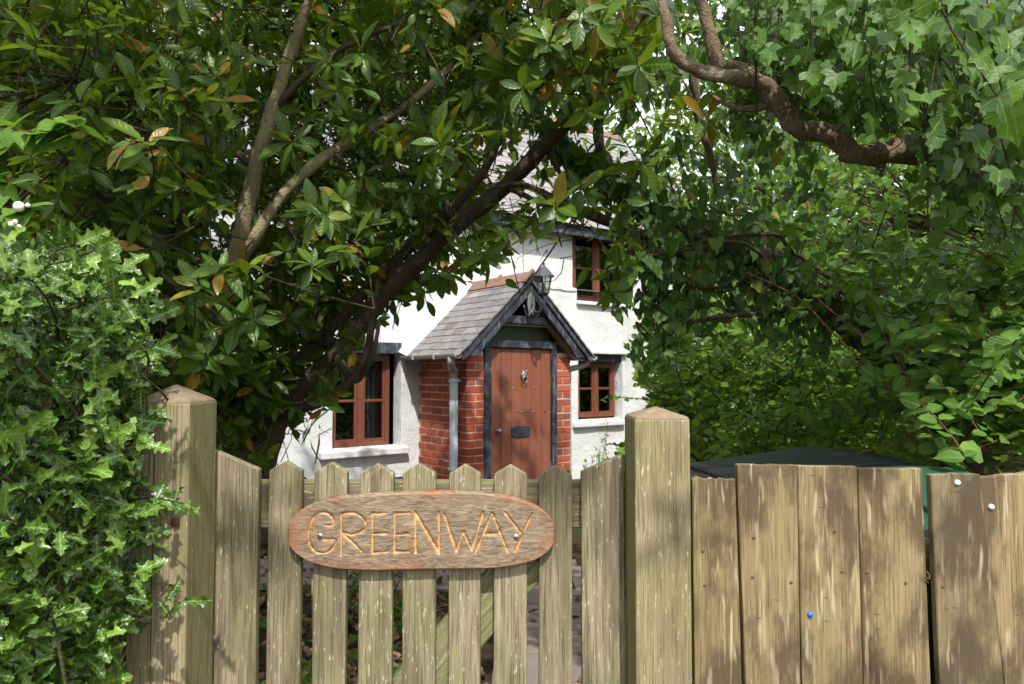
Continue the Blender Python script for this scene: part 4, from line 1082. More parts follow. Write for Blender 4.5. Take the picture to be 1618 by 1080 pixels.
def accept_laurel(px, py, d):
    ok = np.ones(len(px), bool)
    # lower outline of the crown
    low = np.interp(px, [-200, 200, 300, 440, 500, 560, 640, 700, 760, 820, 880, 940, 1000, 1060], [640, 640, 690, 690, 640, 545, 470, 440, 410, 365, 335, 340, 360, 300])
    ok &= py < low
    ok &= ~inside(px, py, OPEN)
    g_ = inside(px, py, ROOFGAP); ok &= ~(g_ & (rng.random(len(px)) < .72))
    fade = np.interp(px, [940, 1090], [0, .85]); ok &= rng.random(len(px)) > fade
    nl = near_poly(px, py, LIMB2D); ok &= ~((nl < 46) & (d < 3.0) & (py < 400) & (rng.random(len(px)) < .97))
    nm = near_poly(px, py, LIMBM); ok &= ~((nm < 48) & (d < 3.4) & (rng.random(len(px)) < .93))
    ok &= ~((py > 420) & (px > 230) & (d < 2.9))
    return ok
px, py, d = sample(5200, (-180, 1090), (-160, 700), (2.1, 4.8), 1.4)
ok = accept_laurel(px, py, d)
# thinner towards the top, where the sky comes through
ok &= ~((py < 330) & (rng.random(len(px)) < .10))
for a, b, c_ in zip(px[ok], py[ok], d[ok]): laurel_shoot(at(a, b, c_), rng.uniform(.078, .118))
px, py, d = sample(1300, (-180, 800), (-170, 340), (3.7, 5.2), 1.0)
ok = ~inside(px, py, OPEN) & ~(inside(px, py, ROOFGAP) & (rng.random(len(px)) < .7))
for a, b, c_ in zip(px[ok], py[ok], d[ok]): laurel_shoot(at(a, b, c_), rng.uniform(.09, .12), tw=False)
px, py, d = sample(26, (270, 400), (450, 640), (2.3, 2.7), 1.0)
for a, b, c_ in zip(px, py, d): laurel_shoot(at(a, b, c_), rng.uniform(.085, .11))
px, py, d = sample(60, (320, 462), (560, 750), (2.95, 3.35), 1.0)
ok = ~inside(px, py, OPEN) & (px < np.interp(py, [560, 640, 750], [462, 430, 415]))
for a, b, c_ in zip(px[ok], py[ok], d[ok]): laurel_shoot(at(a, b, c_), rng.uniform(.09, .12))
px, py, d = sample(330, (150, 520), (380, 720), (3.55, 4.7), 1.0)
ok = ~inside(px, py, OPEN) & (py < np.interp(px, [150, 420, 520], [720, 715, 600]))
for a, b, c_ in zip(px[ok], py[ok], d[ok]): laurel_shoot(at(a, b, c_), rng.uniform(.08, .12))
# hanging sprays that overlap the white wall
for (a, b, c_) in ((735, 420, 2.9), (752, 405, 3.0), (690, 445, 3.0), (672, 468, 2.95), (640, 430, 3.3), (800, 375, 2.9), (820, 350, 3.0), (775, 400, 3.1), (560, 560, 3.0), (520, 620, 3.1), (505, 650, 3.0), (850, 338, 2.8), (985, 355, 2.8), (985, 390, 2.7), (978, 430, 2.6), (972, 462, 2.6)):
    laurel_shoot(at(a+rng.normal()*5, b+rng.normal()*4, c_), .11, int(rng.integers(5, 8)), None, unit(np.array([.2, -.3, -.7])+rng.normal(size=3)*.2), tw=True)
# lit rosettes nearer the lane
for (a, b, c_, L_) in ((350, 425, 2.15, .105), (385, 415, 2.2, .10), (315, 440, 2.1, .095), (210, 120, 2.0, .11), (120, 150, 1.9, .105), (280, 140, 2.1, .11), (60, 60, 1.9, .11), (560, 210, 2.4, .10), (740, 90, 2.3, .10), (800, 50, 2.3, .10)):
    laurel_shoot(at(a, b, c_), L_, 8, None, unit(np.array([.1, -.55, .6])+rng.normal(size=3)*.2))
laurel_shoot(at(232, 214, 1.65), .10, 7, np.array([.7, .8, .75, .9, .99, .6, .96]), unit(np.array([.3, -.7, .5])))
laurel_shoot(at(205, 222, 1.70), .095, 6, np.array([.97, .98, .99, .94, .7, .8]), unit(np.array([-.4, -.7, .3])))
for (a, b) in ((915, 30), (935, 110), (1005, 50), (975, 60), (1120, 190), (880, 130)):
    laurel_shoot(at(a, b, 2.4), .11, 6, rng.choice([.6, .98, .99, .7, .97], 6), unit(np.array([.1, -.5, -.3])))
# unseen leaves added above the view to shade gate and trunk, sparser over holly
n = 1500
cx_ = rng.uniform(-3.2, 1.5, n); cy_ = rng.uniform(-2.4, 4.0, n); cz_ = rng.uniform(2.7, 4.6, n)
for a, b, c_ in zip(cx_, cy_, cz_):
    qx, qy, qd = proj(np.array([[a, b, c_]]))
    if qd[0] > .2 and qy[0] > -60: continue
    dens = np.interp(a, [-3.2, -1.2, -.5, .3, 1.5], [.9, .75, .22, .12, .06])
    if b > .9 and a < .2: dens = .95
    if b < .6 and a < -.5: dens *= .42
    if b > 3.0 and a > -.8: continue
    if rng.random() > dens or (a > -2.3 and c_-(7.7+.75*a-b)*1.33 > .1): continue
    whorl(lau_leaf, np.array([a, b, c_]), unit(np.array([rng.normal()*.3, rng.normal()*.3, 1.0])), .13, int(rng.integers(7, 10)), (45, 95))
wparent(tag(lau_tw.build('twigs', M['twig'], None), kind='stuff'), lau)
lau_leaf.V = [np.where((v > .87) & (rng.random(len(v)) < .5) & (len(v) != 6), v*.8, v) for v in lau_leaf.V]
SETS.append((lau, lau_leaf, 300))

# ------------------------------------------------------------------ holly in the foreground
hol = empty('holly_bush', (-.80, 1.15, 0.0)); tag(hol, 'glossy spiny-leaved holly bush growing over the gate post at the left edge', 'bush')
hl = Leaves('holly', 'holly'); htw = MB()
EDGEX = ([370, 400, 450, 520, 600, 680, 760, 850, 930, 1000, 1100], [110, 182, 228, 250, 225, 228, 238, 246, 236, 216, 175])
def holly_sprig(p, ax, L=.05, n=7):
    ax = unit(ax); ln = n*.013; a = np.cross(ax, [.2, .4, .9]); a /= np.linalg.norm(a); b = np.cross(ax, a)
    t = np.linspace(0, 1, n); ph = np.arange(n)*2.4+rng.uniform(0, 6.3); th = np.radians(np.interp(t, [0, 1], [80, 35])+rng.normal(size=n)*10)
    D = np.cos(th)[:, None]*ax+np.sin(th)[:, None]*(np.cos(ph)[:, None]*a+np.sin(ph)[:, None]*b)
    P = p+ax*((t-1)*ln)[:, None]
    hl.add(P, D, ax+np.array([0, -.3, .4])+rng.normal(size=(n, 3))*.3, L*rng.uniform(.75, 1.15, n), np.clip(rng.normal(.22, .18, n)+.55*t**2, 0, .99))  # colour paler towards sprig tips, darker inside: lit tips and shade painted in
    twig(htw, p-ax*(ln+.09), p, .0026, .0014, 0, 3)
n = 0
while n < 385:
    a, b = rng.uniform(-160, 250), rng.uniform(375, 1150)
    ex = np.interp(b, *EDGEX)
    top = np.interp(a, [-140, 60, 130, 200, 262], [370, 385, 378, 430, 520])
    if b < top or a > ex+rng.normal()*8: continue
    u = np.clip((ex-a)/260, 0, 1); front = 1.36-.40*math.sqrt(u)
    d = front+abs(rng.normal())*.10 if rng.random() < .7 else rng.uniform(front, 1.5)
    if a > 225: d = min(d, 1.33)
    p = at(a, b, d); ax = unit(np.array([.25+.9*(1-u), -.75, .45])+rng.normal(size=3)*.45)
    holly_sprig(p, ax, rng.uniform(.036, .070), int(rng.integers(5, 9))); n += 1
for (a, b, d) in ((288, 795, 1.22), (232, 700, 1.25), (285, 950, 1.20), (250, 545, 1.2), (225, 905, 1.22), (120, 385, 1.1), (205, 470, 1.15), (150, 395, 1.1)):
    holly_sprig(at(a, b, d), unit(np.array([.9, -.3, .1])), .05, 5)
for k in range(26):   # bare reddish stems inside
    a = rng.uniform(30, 230); b = rng.uniform(700, 1150); p = at(a, b, rng.uniform(1.32, 1.45)); q = p+np.array([rng.normal()*.06, rng.normal()*.03, rng.uniform(.12, .3)])
    twig(htw, p, q, .003, .0015, 0, 4, 5)
wparent(tag(htw.build('stems', M['twig_holly'], None), kind='stuff'), hol)
SETS.append((hol, hl, 300))

# ------------------------------------------------------------------ snowberry spray at the left edge
snl = empty('snowberry_plant', (-.93, 1.35, 0.0)); tag(snl, 'pale green round-leaved spray with white berries above the holly at the left edge', 'plant')
sl_ = Leaves('snow', 'heart'); stw = MB()
for (pts, L_) in (([(-60, 330, 1.28), (0, 240, 1.25), (60, 215, 1.22), (125, 205, 1.2)], .052), ([(-60, 250, 1.28), (0, 200, 1.25), (40, 208, 1.2), (110, 190, 1.2)], .05), ([(-60, 420, 1.28), (-10, 350, 1.25), (20, 340, 1.22), (40, 325, 1.2)], .046), ([(-80, 300, 1.3), (-20, 290, 1.28), (25, 285, 1.25)], .055)):
    q = smooth_path([at(*p) for p in pts], 4); stw.tube(q, .0016, 5)
    for i, p in enumerate(q[2:]):
        if i % 2 == 0 or i > 6:
            for s_ in (-1, 1): sl_.add([p], [unit(np.array([s_*.5+.3, -.25, s_*.35-.25])+rng.normal(size=3)*.22)], [np.array([0, -.6, .8])+rng.normal(size=3)*.25], L_*rng.uniform(.8, 1.15), [rng.uniform(.5, .98)])
wparent(stw.build('stem', M['twig_red'], None), snl)
for (a, b, d, r) in ((30, 326, 1.18, .0088), (24, 350, 1.17, .004), (30, 358, 1.17, .004), (44, 324, 1.18, .004), (18, 354, 1.18, .005)):
    prof = [(max(.0004, r*math.sin(q)), -r*math.cos(q)) for q in np.linspace(.05, math.pi-.05, 9)]
    wparent(MB().lathe(prof, 12, tuple(at(a, b, d))).build('berry', M['berry'], None, smooth=True), snl)
SETS.append((snl, sl_, 60))

# ------------------------------------------------------------------ gnarled tree with ivy, upper right
gn = empty('gnarled_tree', (2.05, 2.2, 0.0)); tag(gn, 'gnarled reddish-barked tree whose twisting bough reaches in from the upper right', 'tree')
TW1 = [(1760, 350, 2.17, 70), (1640, 320, 2.15, 60), (1560, 285, 2.15, 52), (1500, 250, 2.15, 44), (1445, 228, 2.12, 42), (1395, 242, 2.1, 40), (1350, 240, 2.1, 36), (1310, 212, 2.1, 36), (1262, 203, 2.1, 34), (1236, 170, 2.1, 34), (1205, 132, 2.1, 32), (1160, 122, 2.1, 27), (1105, 112, 2.1, 25), (1065, 82, 2.1, 22), (1052, 30, 2.1, 19), (1035, -40, 2.1, 17), (1000, -150, 2.0, 12)]
TW2 = [(1205, 132, 2.12, 26), (1165, 108, 2.14, 25), (1135, 100, 2.15, 25), (1125, 65, 2.15, 24), (1110, 10, 2.15, 21), (1085, -80, 2.1, 14)]
TW3 = [(1262, 100, 2.35, 14), (1225, 70, 2.35, 16), (1188, 42, 2.35, 17), (1170, -10, 2.3, 18), (1150, -90, 2.3, 14)]
TW4 = [(1225, 165, 2.12, 12), (1180, 172, 2.14, 12), (1150, 165, 2.15, 9), (1120, 148, 2.2, 7)]
TWT = [(1830, 1000, 2.2, 150), (1820, 700, 2.2, 135), (1800, 450, 2.2, 110), (1760, 350, 2.17, 80), (1800, 100, 2.2, 70), (1790, -150, 2.2, 50)]
for nm, L_ in (('trunk', TWT), ('bough', TW1), ('branch', TW2), ('branch', TW3), ('branch', TW4), ('branch', [(1400, 262, 2.25, 10), (1330, 248, 2.3, 14), (1450, 250, 2.2, 24)]), ('branch', [(1095, 110, 2.7, 20), (1105, 190, 2.75, 15), (1125, 255, 2.8, 12), (1133, 305, 2.85, 10)])):
    mm = MB(); limb_tube(mm, L_, n=12, sides=14, jit=.16, wig=.0005, thin=.86)
    wparent(mm.build(nm, M['bark_red'], None, smooth=True), gn)
BOUGH2D = [[(p[0], p[1]) for p in q] for q in (TW1[4:], TW2, TW4)]
ivy = empty('ivy', (2.2, 2.0, 0.0)); tag(ivy, 'bright ivy hanging in large pointed leaves round the twisting bough', 'ivy')
iv = Leaves('ivy', 'ivy'); itw = MB()
def ivy_strand(L_set, tw, pts, L=.07, gap=.035, face=(0, -.75, .55), V=None, wig=.25, clear=False):
    """hanging strand: leaves alternate, tips downwards, faces outwards"""
    q = np.array(smooth_path(pts, 5)); seg_ = np.linalg.norm(np.diff(q, axis=0), axis=1); cum = np.concatenate([[0], np.cumsum(seg_)]); n = max(2, int(cum[-1]/gap))
    tt_ = np.linspace(0, cum[-1], n); P = np.stack([np.interp(tt_, cum, q[:, k]) for k in range(3)], 1)
    tw.tube(q, .0018, 4, cap=False)
    off = rng.normal(size=(n, 3))*np.array([.035, .03, .02]); D = np.stack([rng.normal(size=n)*.5, rng.normal(size=n)*.25-.15, -1+rng.normal(size=n)*.35], 1)
    Q = P+off; LL = L*rng.uniform(.6, 1.2, n); VV = np.clip(rng.normal(.5, .2, n), 0, .93); NN = np.array(face)+rng.normal(size=(n, 3))*wig
    if clear:   # the bough stays in front of the leaves that grow behind it
        a, b, d = proj(Q+unit(D)*(LL*.5)[:, None]); k = ~((near_poly(a, b, BOUGH2D) < 34) & (d < 2.25) & (a < 1440))
        if not k.any(): return
        Q, D, NN, LL, VV = Q[k], D[k], NN[k], LL[k], VV[k]
    L_set.add(Q, D, NN, LL, VV)
for k in range(225):
    a = rng.uniform(1180, 1720); b = rng.uniform(-140, 200); d = rng.uniform(1.7, 2.7)
    low = np.interp(a, [1180, 1300, 1440, 1500, 1700], [150, 190, 215, 360, 420])
    dist_ = near_poly(np.array([a]), np.array([b]), BOUGH2D)[0]
    if dist_ < 40 and d < 2.2: d = rng.uniform(2.25, 2.8)
    p0 = at(a, b, d); ln = min(rng.uniform(.12, .45), max(.08, (low-b)/F*d))
    ivy_strand(iv, itw, [p0+np.array([rng.normal()*.05, .05, .05]), p0, p0+np.array([rng.normal()*.04, rng.normal()*.04, -ln*.5]), p0+np.array([rng.normal()*.07, rng.normal()*.05, -ln])], rng.uniform(.040, .064), .024, clear=True, wig=.45)
for k in range(46):   # behind the fork of the bough
    a = rng.uniform(1030, 1260); b = rng.uniform(-150, 50); d = rng.uniform(2.4, 3.3); p0 = at(a, b, d)
    ivy_strand(iv, itw, [p0, p0+np.array([rng.normal()*.03, 0, -.08]), p0+np.array([rng.normal()*.05, 0, -rng.uniform(.12, .28)])], .058, .026, clear=True, wig=.4)
for k in range(26):   # the closest strands, top right corner
    a = rng.uniform(1430, 1690); b = rng.uniform(-120, 60); d = rng.uniform(1.25, 1.7); p0 = at(a, b, d)
    ivy_strand(iv, itw, [p0, p0+np.array([rng.normal()*.03, 0, -.1]), p0+np.array([rng.normal()*.05, 0, -rng.uniform(.15, .32)])], .060, .034, wig=.42)
wparent(tag(itw.build('vines', M['twig'], None), kind='stuff'), ivy)

# ------------------------------------------------------------------ ivy-clad leaning tree behind
li = empty('leaning_tree', (2.05, 3.2, 0.0)); tag(li, 'dark leaning tree clad in ivy, crossing from behind the bins up to the cottage roof', 'tree')
LT = [(1560, 760, 3.3, 100), (1480, 620, 3.3, 84), (1400, 540, 3.3, 76), (1310, 478, 3.3, 66), (1220, 425, 3.3, 58), (1130, 385, 3.3, 48), (1050, 350, 3.25, 40), (985, 305, 3.2, 33), (930, 265, 3.2, 27), (890, 235, 3.2, 20), (850, 190, 3.2, 14), (820, 130, 3.2, 9)]
LB = [[(985, 305, 3.2, 22), (955, 250, 3.2, 19), (945, 200, 3.2, 15), (960, 120, 3.2, 10), (980, 20, 3.2, 7)],
      [(1050, 380, 3.2, 16), (950, 345, 3.1, 18), (880, 315, 3.05, 14), (820, 290, 3.0, 9), (770, 300, 3.0, 6)],
      [(1220, 430, 3.2, 8), (1180, 385, 2.95, 6), (1080, 395, 2.9, 5), (1000, 410, 2.85, 4), (950, 430, 2.8, 3)],
      [(1310, 440, 2.9, 6), (1255, 400, 2.9, 6), (1225, 372, 2.9, 7), (1140, 375, 2.9, 6), (1060, 395, 2.9, 4), (1000, 420, 2.9, 3)],
      [(1200, 430, 3.2, 6), (1130, 455, 3.1, 6), (1090, 450, 3.1, 5), (1070, 435, 3.1, 6), (1010, 470, 3.0, 4)],
      [(1240, 490, 3.2, 9), (1140, 500, 3.1, 8), (1080, 510, 3.1, 6), (1030, 520, 3.0, 4)],
      [(1310, 478, 3.3, 16), (1200, 500, 3.5, 13), (1120, 480, 3.6, 9), (1060, 500, 3.6, 5)]]
mm = MB(); limb_tube(mm, LT, n=7, sides=11, jit=.2, wig=.004); wparent(mm.build('trunk', M['bark_dark'], None, smooth=True), li)
for L_ in LB:
    mm = MB(); limb_tube(mm, L_, n=6, sides=8, jit=.15, wig=.003); wparent(mm.build('branch', M['bark_dark'], None, smooth=True), li)
lil = Leaves('darkivy', 'ivy2'); ltw = MB()
lp = smooth_path(LT, 8)
for (a, b, d, w) in lp:
    if b > 700: continue
    for k in range(11 if a > 960 else 4):
        r = w/2*1.5; p = at(a+rng.normal()*r, b+rng.normal()*r, d-abs(rng.normal())*.07-.03)
        lil.add([p], [np.array([rng.normal()*.5, -.2, -1])], [np.array([0, -.8, .5])+rng.normal(size=3)*.3], rng.uniform(.045, .075))
for (a, b, c_, e_) in ((1010, 420, 470, 3.0), (1022, 430, 520, 3.05), (1032, 425, 560, 3.1), (1048, 440, 555, 3.05), (1060, 430, 540, 3.1), (1075, 440, 530, 3.1), (990, 400, 440, 2.95), (985, 390, 480, 2.9), (982, 410, 480, 2.85), (1000, 380, 420, 2.9), (1040, 470, 575, 3.0), (1020, 520, 580, 3.0), (1095, 430, 520, 3.2), (1120, 430, 520, 3.2), (1010, 360, 430, 2.9), (1000, 360, 420, 2.9), (1100, 400, 470, 3.0), (1150, 400, 500, 3.2), (1180, 420, 520, 3.2), (1220, 430, 540, 3.2), (1260, 450, 560, 3.2)):
    for rep in range(2):
        aa = a+rng.normal()*7; p0 = at(aa, b-8, e_); p1 = at(aa+rng.normal()*6, (b+c_)/2, e_-.04); p2 = at(aa+rng.normal()*9, c_, e_-.02)
        ivy_strand(lil, ltw, [p0, p1, p2], .058, .026)
for k in range(70):   # fine bare twigs
    a = rng.uniform(830, 1180); b = rng.uniform(190, 460)
    if inside(np.array([a]), np.array([b]), OPEN)[0] and b > 420: continue
    p = at(a, b, 3.1); q = p+np.array([rng.normal()*.13, rng.normal()*.1, -abs(rng.normal())*.14]); twig(ltw, p, q, .0028, .001, 0, 4, 4)
px, py, d = sample(150, (820, 1320), (60, 430), (2.8, 3.8))
ok = ~inside(px, py, OPEN) & ~((px < 1000) & (py > 300)) & ~(inside(px, py, ROOFGAP) & (rng.random(len(px)) < .8))
for a, b, c_ in zip(px[ok], py[ok], d[ok]):
    p = at(a, b, c_); n_ = int(rng.integers(4, 8)); lil.add(p+rng.normal(size=(n_, 3))*.06, np.stack([rng.normal(size=n_)*.6, rng.normal(size=n_)*.4, -1+rng.normal(size=n_)*.4], 1), np.array([0, -.6, .6])+rng.normal(size=(n_, 3))*.35, rng.uniform(.05, .08, n_))
wparent(tag(ltw.build('twigs', M['twig'], None), kind='stuff'), li)
SETS.append((li, lil, 300)); SETS.append((ivy, iv, 300))

# ------------------------------------------------------------------ shrubs on the right, and their arching stems
def shrub(name, label, cat, loc, regions, mat, tm, L, nst, wanted, group=None, arch=.35, gap=.036, tw_mat='twig_red', keepout=True, lean=(-.7, -.25, .2), droop=.5, extra=None):
    e = empty(name, loc); tag(e, label, cat, group); lv = Leaves(mat, tm); tw = MB()
    c_ = 0; tries = 0
    while c_ < nst and tries < nst*30:
        tries += 1
        (x0, x1, y0, y1, d0, d1) = regions[int(rng.integers(len(regions)))]
        a, b = rng.uniform(x0, x1), rng.uniform(y0, y1); d = rng.uniform(d0, d1)
        if keepout and inside(np.array([a]), np.array([b]), OPEN)[0]: continue
        if extra and not extra(a, b, d): continue
        p = at(a, b, d)
        if p[2] < -.1: continue
        ax = unit(np.array(lean)+rng.normal(size=3)*.5); ln = rng.uniform(.6, 1.3)*arch; n = max(3, int(ln/gap))
        t = np.linspace(0, 1, n)[:, None]; path_ = p+ax*(t-1)*ln+np.array([0, 0, 1])*(-droop*ln*(t**2-1)*.5)-np.array([0, 0, 1])*0
        tw.tube(path_[::max(1, n//4)], .0022*(d/2.5 if d > 2.5 else 1), 4, cap=False)
        a_ = np.cross(ax, [0, 0, 1.0]); a_ = unit(a_)
        for s_ in (-1, 1):
            D = a_*s_+ax*.45+rng.normal(size=(n, 3))*.28+np.array([0, 0, -.18]); lv.add(path_+rng.normal(size=(n, 3))*.006, D, np.array([0, -.65, .7])+rng.normal(size=(n, 3))*.38, L*rng.uniform(.6, 1.15, n)*np.linspace(1.05, .75, n))
        c_ += 1
    wparent(tag(tw.build('stems', M[tw_mat], None), kind='stuff'), e)
    SETS.append((e, lv, wanted)); return e
shrub('snowberry_shrub', 'arching snowberry shrub with small oval leaves behind the bins at the right edge', 'shrub', (1.95, 2.75, 0),
      [(1400, 1750, 340, 740, 2.1, 3.0), (1450, 1760, 480, 740, 2.0, 2.6), (1330, 1700, 430, 620, 2.6, 3.2)], 'snow', 'oval', .070, 290, 300,
      extra=lambda a, b, d: not (a < 1420 and b > 620 and d < 2.7) and not (b > 715 and d < 2.5))
shrub('hedge_shrub', 'dense mid green hedge bush between the leaning tree and the cottage wall', 'shrub', (1.9, 4.9, -.2),
      [(1010, 1400, 500, 800, 4.2, 6.0), (1060, 1400, 480, 640, 3.8, 5.0), (1000, 1120, 540, 760, 4.6, 5.6)], 'hedge', 'oval', .075, 560, 300, lean=(-.5, -.5, .3), gap=.05, tw_mat='twig', arch=.4,
      extra=lambda a, b, d: a > np.interp(b, [480, 560, 620, 680, 800], [1060, 1030, 1020, 1015, 1010]))
shrub('elder_bush', 'shaded bush with brown dead leaves below the leaning trunk, above the bins', 'bush', (2.3, 4.3, -.1),
      [(1250, 1720, 440, 800, 3.4, 4.6), (1080, 1500, 600, 800, 3.2, 4.2)], 'hedge', 'oval', .07, 260, 200, lean=(-.4, -.5, .4), gap=.05, tw_mat='twig', arch=.4)
# long bare arching stems across the right
ast = empty('bramble_stems', (2.2, 2.6, 0)); tag(ast, 'thin bare reddish stems arching through the shrubs at the right', 'stems')
for q in ([(1500, 360), (1560, 390), (1620, 440), (1700, 520)], [(1440, 350), (1490, 365), (1545, 395), (1618, 435)], [(1290, 470), (1350, 520), (1420, 560)], [(1180, 430), (1260, 470), (1330, 540), (1400, 600)], [(1500, 620), (1560, 645), (1640, 660)], [(1480, 690), (1560, 715), (1640, 735)], [(1340, 720), (1420, 700), (1500, 690)]):
    mm = MB().tube(smooth_path([at(a, b, 2.35) for a, b in q], 5), .0028, 5); wparent(mm.build('stem', M['twig_red'], None, smooth=True), ast)

# ------------------------------------------------------------------ trees farther back
def far_tree(label, c, r, n, L, mat='far', trunk_r=.12, group='trees beyond the cottage', name='background_tree', wanted=0, base=None):
    e = empty(name, (c[0], c[1], FLOOR)); tag(e, label, 'tree', group)
    mm = MB(); P0 = np.array([c[0], c[1], FLOOR-.02]); C = np.array(c)
    mm.tube([P0, P0+(C-P0)*.5+rng.normal(size=3)*.1, C], [trunk_r, trunk_r*.7, trunk_r*.35], 8); wparent(mm.build('trunk', M['bark_dark'], None, smooth=True), e)
    lv = Leaves(mat, 'far'); tw = MB(); k = 0
    nb = int(n/60)
    for i in range(nb):
        dirr = rdir(1)[0]; rad = rng.uniform(.45, 1.0)**.6; p = C+dirr*np.array(r)*rad
        twig(tw, C+(p-C)*.15, p, .03, .008, 0, 4, 4)
        m_ = 60; s_ = np.mean(r)*.22
        lv.add(p+rng.normal(size=(m_, 3))*s_*np.array([1, 1, .6]), rdir(m_, -.5), rdir(m_, 1.3), L*rng.uniform(.6, 1.2, m_), np.clip(rng.normal(.3+.5*rng.random(), .15, m_), 0, .99))
    wparent(tag(tw.build('branches', M['bark_dark'], None), kind='stuff'), e)
    SETS.append((e, lv, wanted)); return e
far_tree('light green tree standing past the right end of the cottage', (4.4, 10.8, 3.8), (2.4, 1.8, 3.0), 13000, .13)
far_tree('sunlit yellow-green tree seen behind the twisting bough', (4.6, 7.2, 2.8), (1.8, 1.4, 2.2), 12500, .10, wanted=120)
far_tree('tall leafy tree filling the view behind the right-hand shrubs', (7.2, 8.0, 3.2), (2.4, 2.2, 3.2), 9000, .11)
far_tree('leafy tree low behind the hedge bush at the far end of the garden', (3.6, 9.0, 1.0), (1.6, 1.1, 1.5), 5000, .10)
far_tree('tree rising behind the cottage ridge at the upper left', (-3.5, 14.0, 7.0), (3.5, 2.0, 3.2), 7000, .17)
far_tree('tree at the far left behind the laurel', (-4.6, 4.8, 2.6), (1.5, 1.3, 2.3), 7000, .10)
far_tree('tree behind the cottage roof above the porch', (.8, 15.5, 6.4), (2.6, 2.0, 2.2), 4500, .17)

# ------------------------------------------------------------------ small plants
wd = empty('wall_weed', tuple(H(2.62, .12, .05)-Vector((0, 0, .30)))); tag(wd, 'tall thin weed growing against the white wall below the right-hand window', 'weed')
wv_ = Leaves('snow', 'oval'); wt = MB(); b0 = np.array(H(2.55, .12, -.25)); b1 = np.array(H(2.72, .10, .76))
q = smooth_path([b0, b0*.6+b1*.4+np.array([.01, 0, 0]), b1], 10); wt.tube(q, .004, 5)
for i, p in enumerate(q):
    if i < 6: continue
    n_ = 5 if i < 17 else 3; wv_.add(p+rng.normal(size=(n_, 3))*.03, rdir(n_, .1), rdir(n_, 1.0), rng.uniform(.035, .075, n_)*(1.1-.5*i/len(q)), rng.uniform(.6, .99, n_))
for k in range(10):
    p = b0+np.array([rng.normal()*.10-.05, rng.normal()*.05-.03, rng.uniform(.3, .65)]); n_ = 5; wt.tube([b0, p], .002, 4); wv_.add(p+rng.normal(size=(n_, 3))*.03, rdir(n_, .2), rdir(n_, 1), .05, rng.uniform(.6, .99, n_))
wparent(wt.build('stem', M['hedge'], None), wd); SETS.append((wd, wv_, 0))
cr = empty('creeper', (gx(985, 1.62), 1.62, 0)); tag(cr, 'bright green creeper growing up the back of the right gate post', 'creeper')
cl_ = Leaves('snow', 'oval'); ct = MB(); ct.tube([at(985, 1100, 1.64), at(986, 900, 1.63), at(986, 715, 1.63)], .003, 5)
for k in range(70):
    cl_.add([at(984+rng.normal()*2.6, rng.uniform(712, 870), 1.62)], rdir(1, .2), rdir(1, .6), rng.uniform(.018, .035), [rng.uniform(.7, .99)])
wparent(ct.build('stem', M['hedge'], None), cr); SETS.append((cr, cl_, 0))
# low plants and strap leaves under the laurel
und = empty('undergrowth_plant', (-.9, 3.2, ground_z(3.2))); tag(und, 'low leafy plants under the laurel behind the gate', 'plant')
ul = Leaves('darkivy', 'ivy2')
for k in range(150):
    x, y = rng.uniform(-2.6, -.2), rng.uniform(2.0, 5.4)
    if x > -.45 and y < 3.8 and rng.random() < .6: continue
    n_ = 5; p = np.array([x, y, ground_z(y)]); ul.add(p+rng.normal(size=(n_, 3))*np.array([.08, .08, .02])+np.array([0, 0, .05]), rdir(n_, .2), rdir(n_, 1.6), rng.uniform(.05, .08, n_))
SETS.append((und, ul, 0))
stp = empty('strap_leaved_plant', tuple(at(500, 720, 3.2))); tag(stp, 'small tuft of strap leaves on the trunk beside the white wall', 'plant')
spl = Leaves('darkivy', 'strap'); n_ = 9; P_ = np.array([at(495+rng.normal()*8, 680+rng.normal()*10, 3.15) for _ in range(n_)])
spl.add(P_, np.stack([rng.normal(size=n_)*.7+.3, rng.normal(size=n_)*.4, rng.normal(size=n_)*.5-.25], 1), rdir(n_, 1.2), rng.uniform(.10, .17, n_)); SETS.append((stp, spl, 0))
# leaf litter
ll = Leaves('litter', 'oval'); n_ = 5200; x = rng.uniform(-3.0, 2.4, n_); y = 1.7+4.8*rng.random(n_)**1.2
k_ = ~((x > -.12) & (x < .82) & (rng.random(n_) < .86)); x, y = x[k_], y[k_]; n_ = len(x)
z = np.interp(y, [1.8, 5.5], [0, -.25])+.02+rng.random(n_)*.03
D = rdir(n_); D[:, 2] *= .35
ll.add(np.stack([x, y, z], 1), D, np.stack([rng.normal(size=n_)*.35, rng.normal(size=n_)*.35, np.ones(n_)], 1), rng.uniform(.04, .095, n_)); ll.pack()
lo = link(bpy.data.objects.new('leaf_litter', ll.mesh('leaf_litter', np.ones(n_, bool)))); tag(lo, 'brown fallen leaves covering the ground behind the gate', 'leaf litter', kind='stuff')

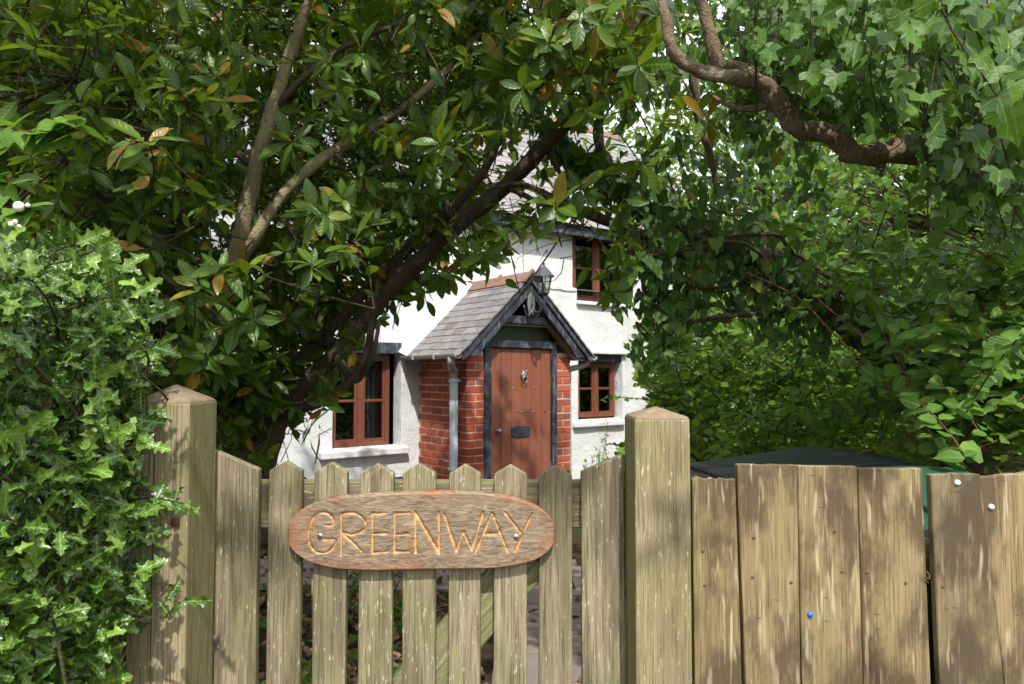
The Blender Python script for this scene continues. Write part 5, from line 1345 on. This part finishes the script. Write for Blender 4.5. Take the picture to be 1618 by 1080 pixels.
# ------------------------------------------------------------------ build all leaf sets; the leaves that show largest become objects of their own
GW, GH, GS = 405, 270, 4.0
zb = np.full((GH, GW), 1e9)
for e, lv, w in SETS: lv.pack()
cent = []
for e, lv, w in SETS:
    c_ = lv.P+lv.D*(lv.L*.5)[:, None]; a, b, d = proj(c_); r = lv.L*.22*F/np.maximum(d, .05)
    cent.append((a, b, d, r))
    o_ = np.where((d > .3) & (a > -20) & (a < 1640) & (b > -20) & (b < 1100))[0]
    for i in o_:
        x0, x1 = int((a[i]-r[i])/GS), int((a[i]+r[i])/GS)+1; y0, y1 = int((b[i]-r[i])/GS), int((b[i]+r[i])/GS)+1
        if x1 <= 0 or y1 <= 0 or x0 >= GW or y0 >= GH: continue
        s_ = zb[max(0, y0):y1, max(0, x0):x1]; np.minimum(s_, d[i], out=s_)
leaf_protos = {}
def leaf_proto(mat, tm, v):
    k = (mat, tm, v, int(rng.integers(6)))
    if k not in leaf_protos:
        tv, tt, rb = T[tm]; w = tv.copy(); q = rng.normal(size=3)
        w[:, 2] += q[0]*.13*tv[:, 0]**2+q[1]*.45*tv[:, 1]**2+q[2]*.35*tv[:, 0]*tv[:, 1]; w[:, 1] *= rng.uniform(.82, 1.15)
        leaf_protos[k] = tri_mesh('leaf', w, tt, np.full(len(tv), v+rng.uniform(-.004, .004)), rb, M[mat], tv[:, 0], tv[:, 1])
    return leaf_protos[k]
BINS = np.array([.05, .2, .35, .5, .65, .8, .9, .97, .99])
for (e, lv, w), (a, b, d, r) in zip(SETS, cent):
    n_ = len(lv.P); single = np.zeros(n_, bool)
    if w:
        vis = (d > .3) & (a > 3) & (a < 1615) & (b > 3) & (b < 1077)
        gi = np.clip((b/GS).astype(int), 0, GH-1); gj = np.clip((a/GS).astype(int), 0, GW-1)
        vis &= d <= zb[gi, gj]+.03
        facing = np.abs((lv.N*unit(lv.P-CAM)).sum(1))
        size = lv.L*F/np.maximum(d, .05)*(.35+.65*facing)
        idx = np.where(vis & (size > 12))[0]; idx = idx[np.argsort(-size[idx])][:w]; single[idx] = True
    crown = None
    m_ = ~single
    if m_.any():
        crown = bpy.data.objects.new('foliage', lv.mesh('foliage', m_)); tag(crown, kind='stuff'); link(crown); wparent(crown, e)
    for i in np.where(single)[0]:
        v = float(BINS[np.argmin(np.abs(BINS-lv.V[i]))])
        o = bpy.data.objects.new('leaf', leaf_proto(lv.mat, lv.t, v))
        Bm = np.stack([lv.D[i], lv.S[i], lv.N[i]], 1)*lv.L[i]; mw = Matrix([[*Bm[0], lv.P[i, 0]], [*Bm[1], lv.P[i, 1]], [*Bm[2], lv.P[i, 2]], [0, 0, 0, 1]])
        COL.objects.link(o); o.parent = crown if crown else e
        if crown: o.matrix_parent_inverse = Matrix.Identity(4); o.matrix_basis = mw
        else: o.matrix_parent_inverse = Matrix.Translation(-Vector(e.location)); o.matrix_basis = mw
print('leaves', sum(len(l.P) for _, l, _ in SETS), 'objects', len(bpy.data.objects))
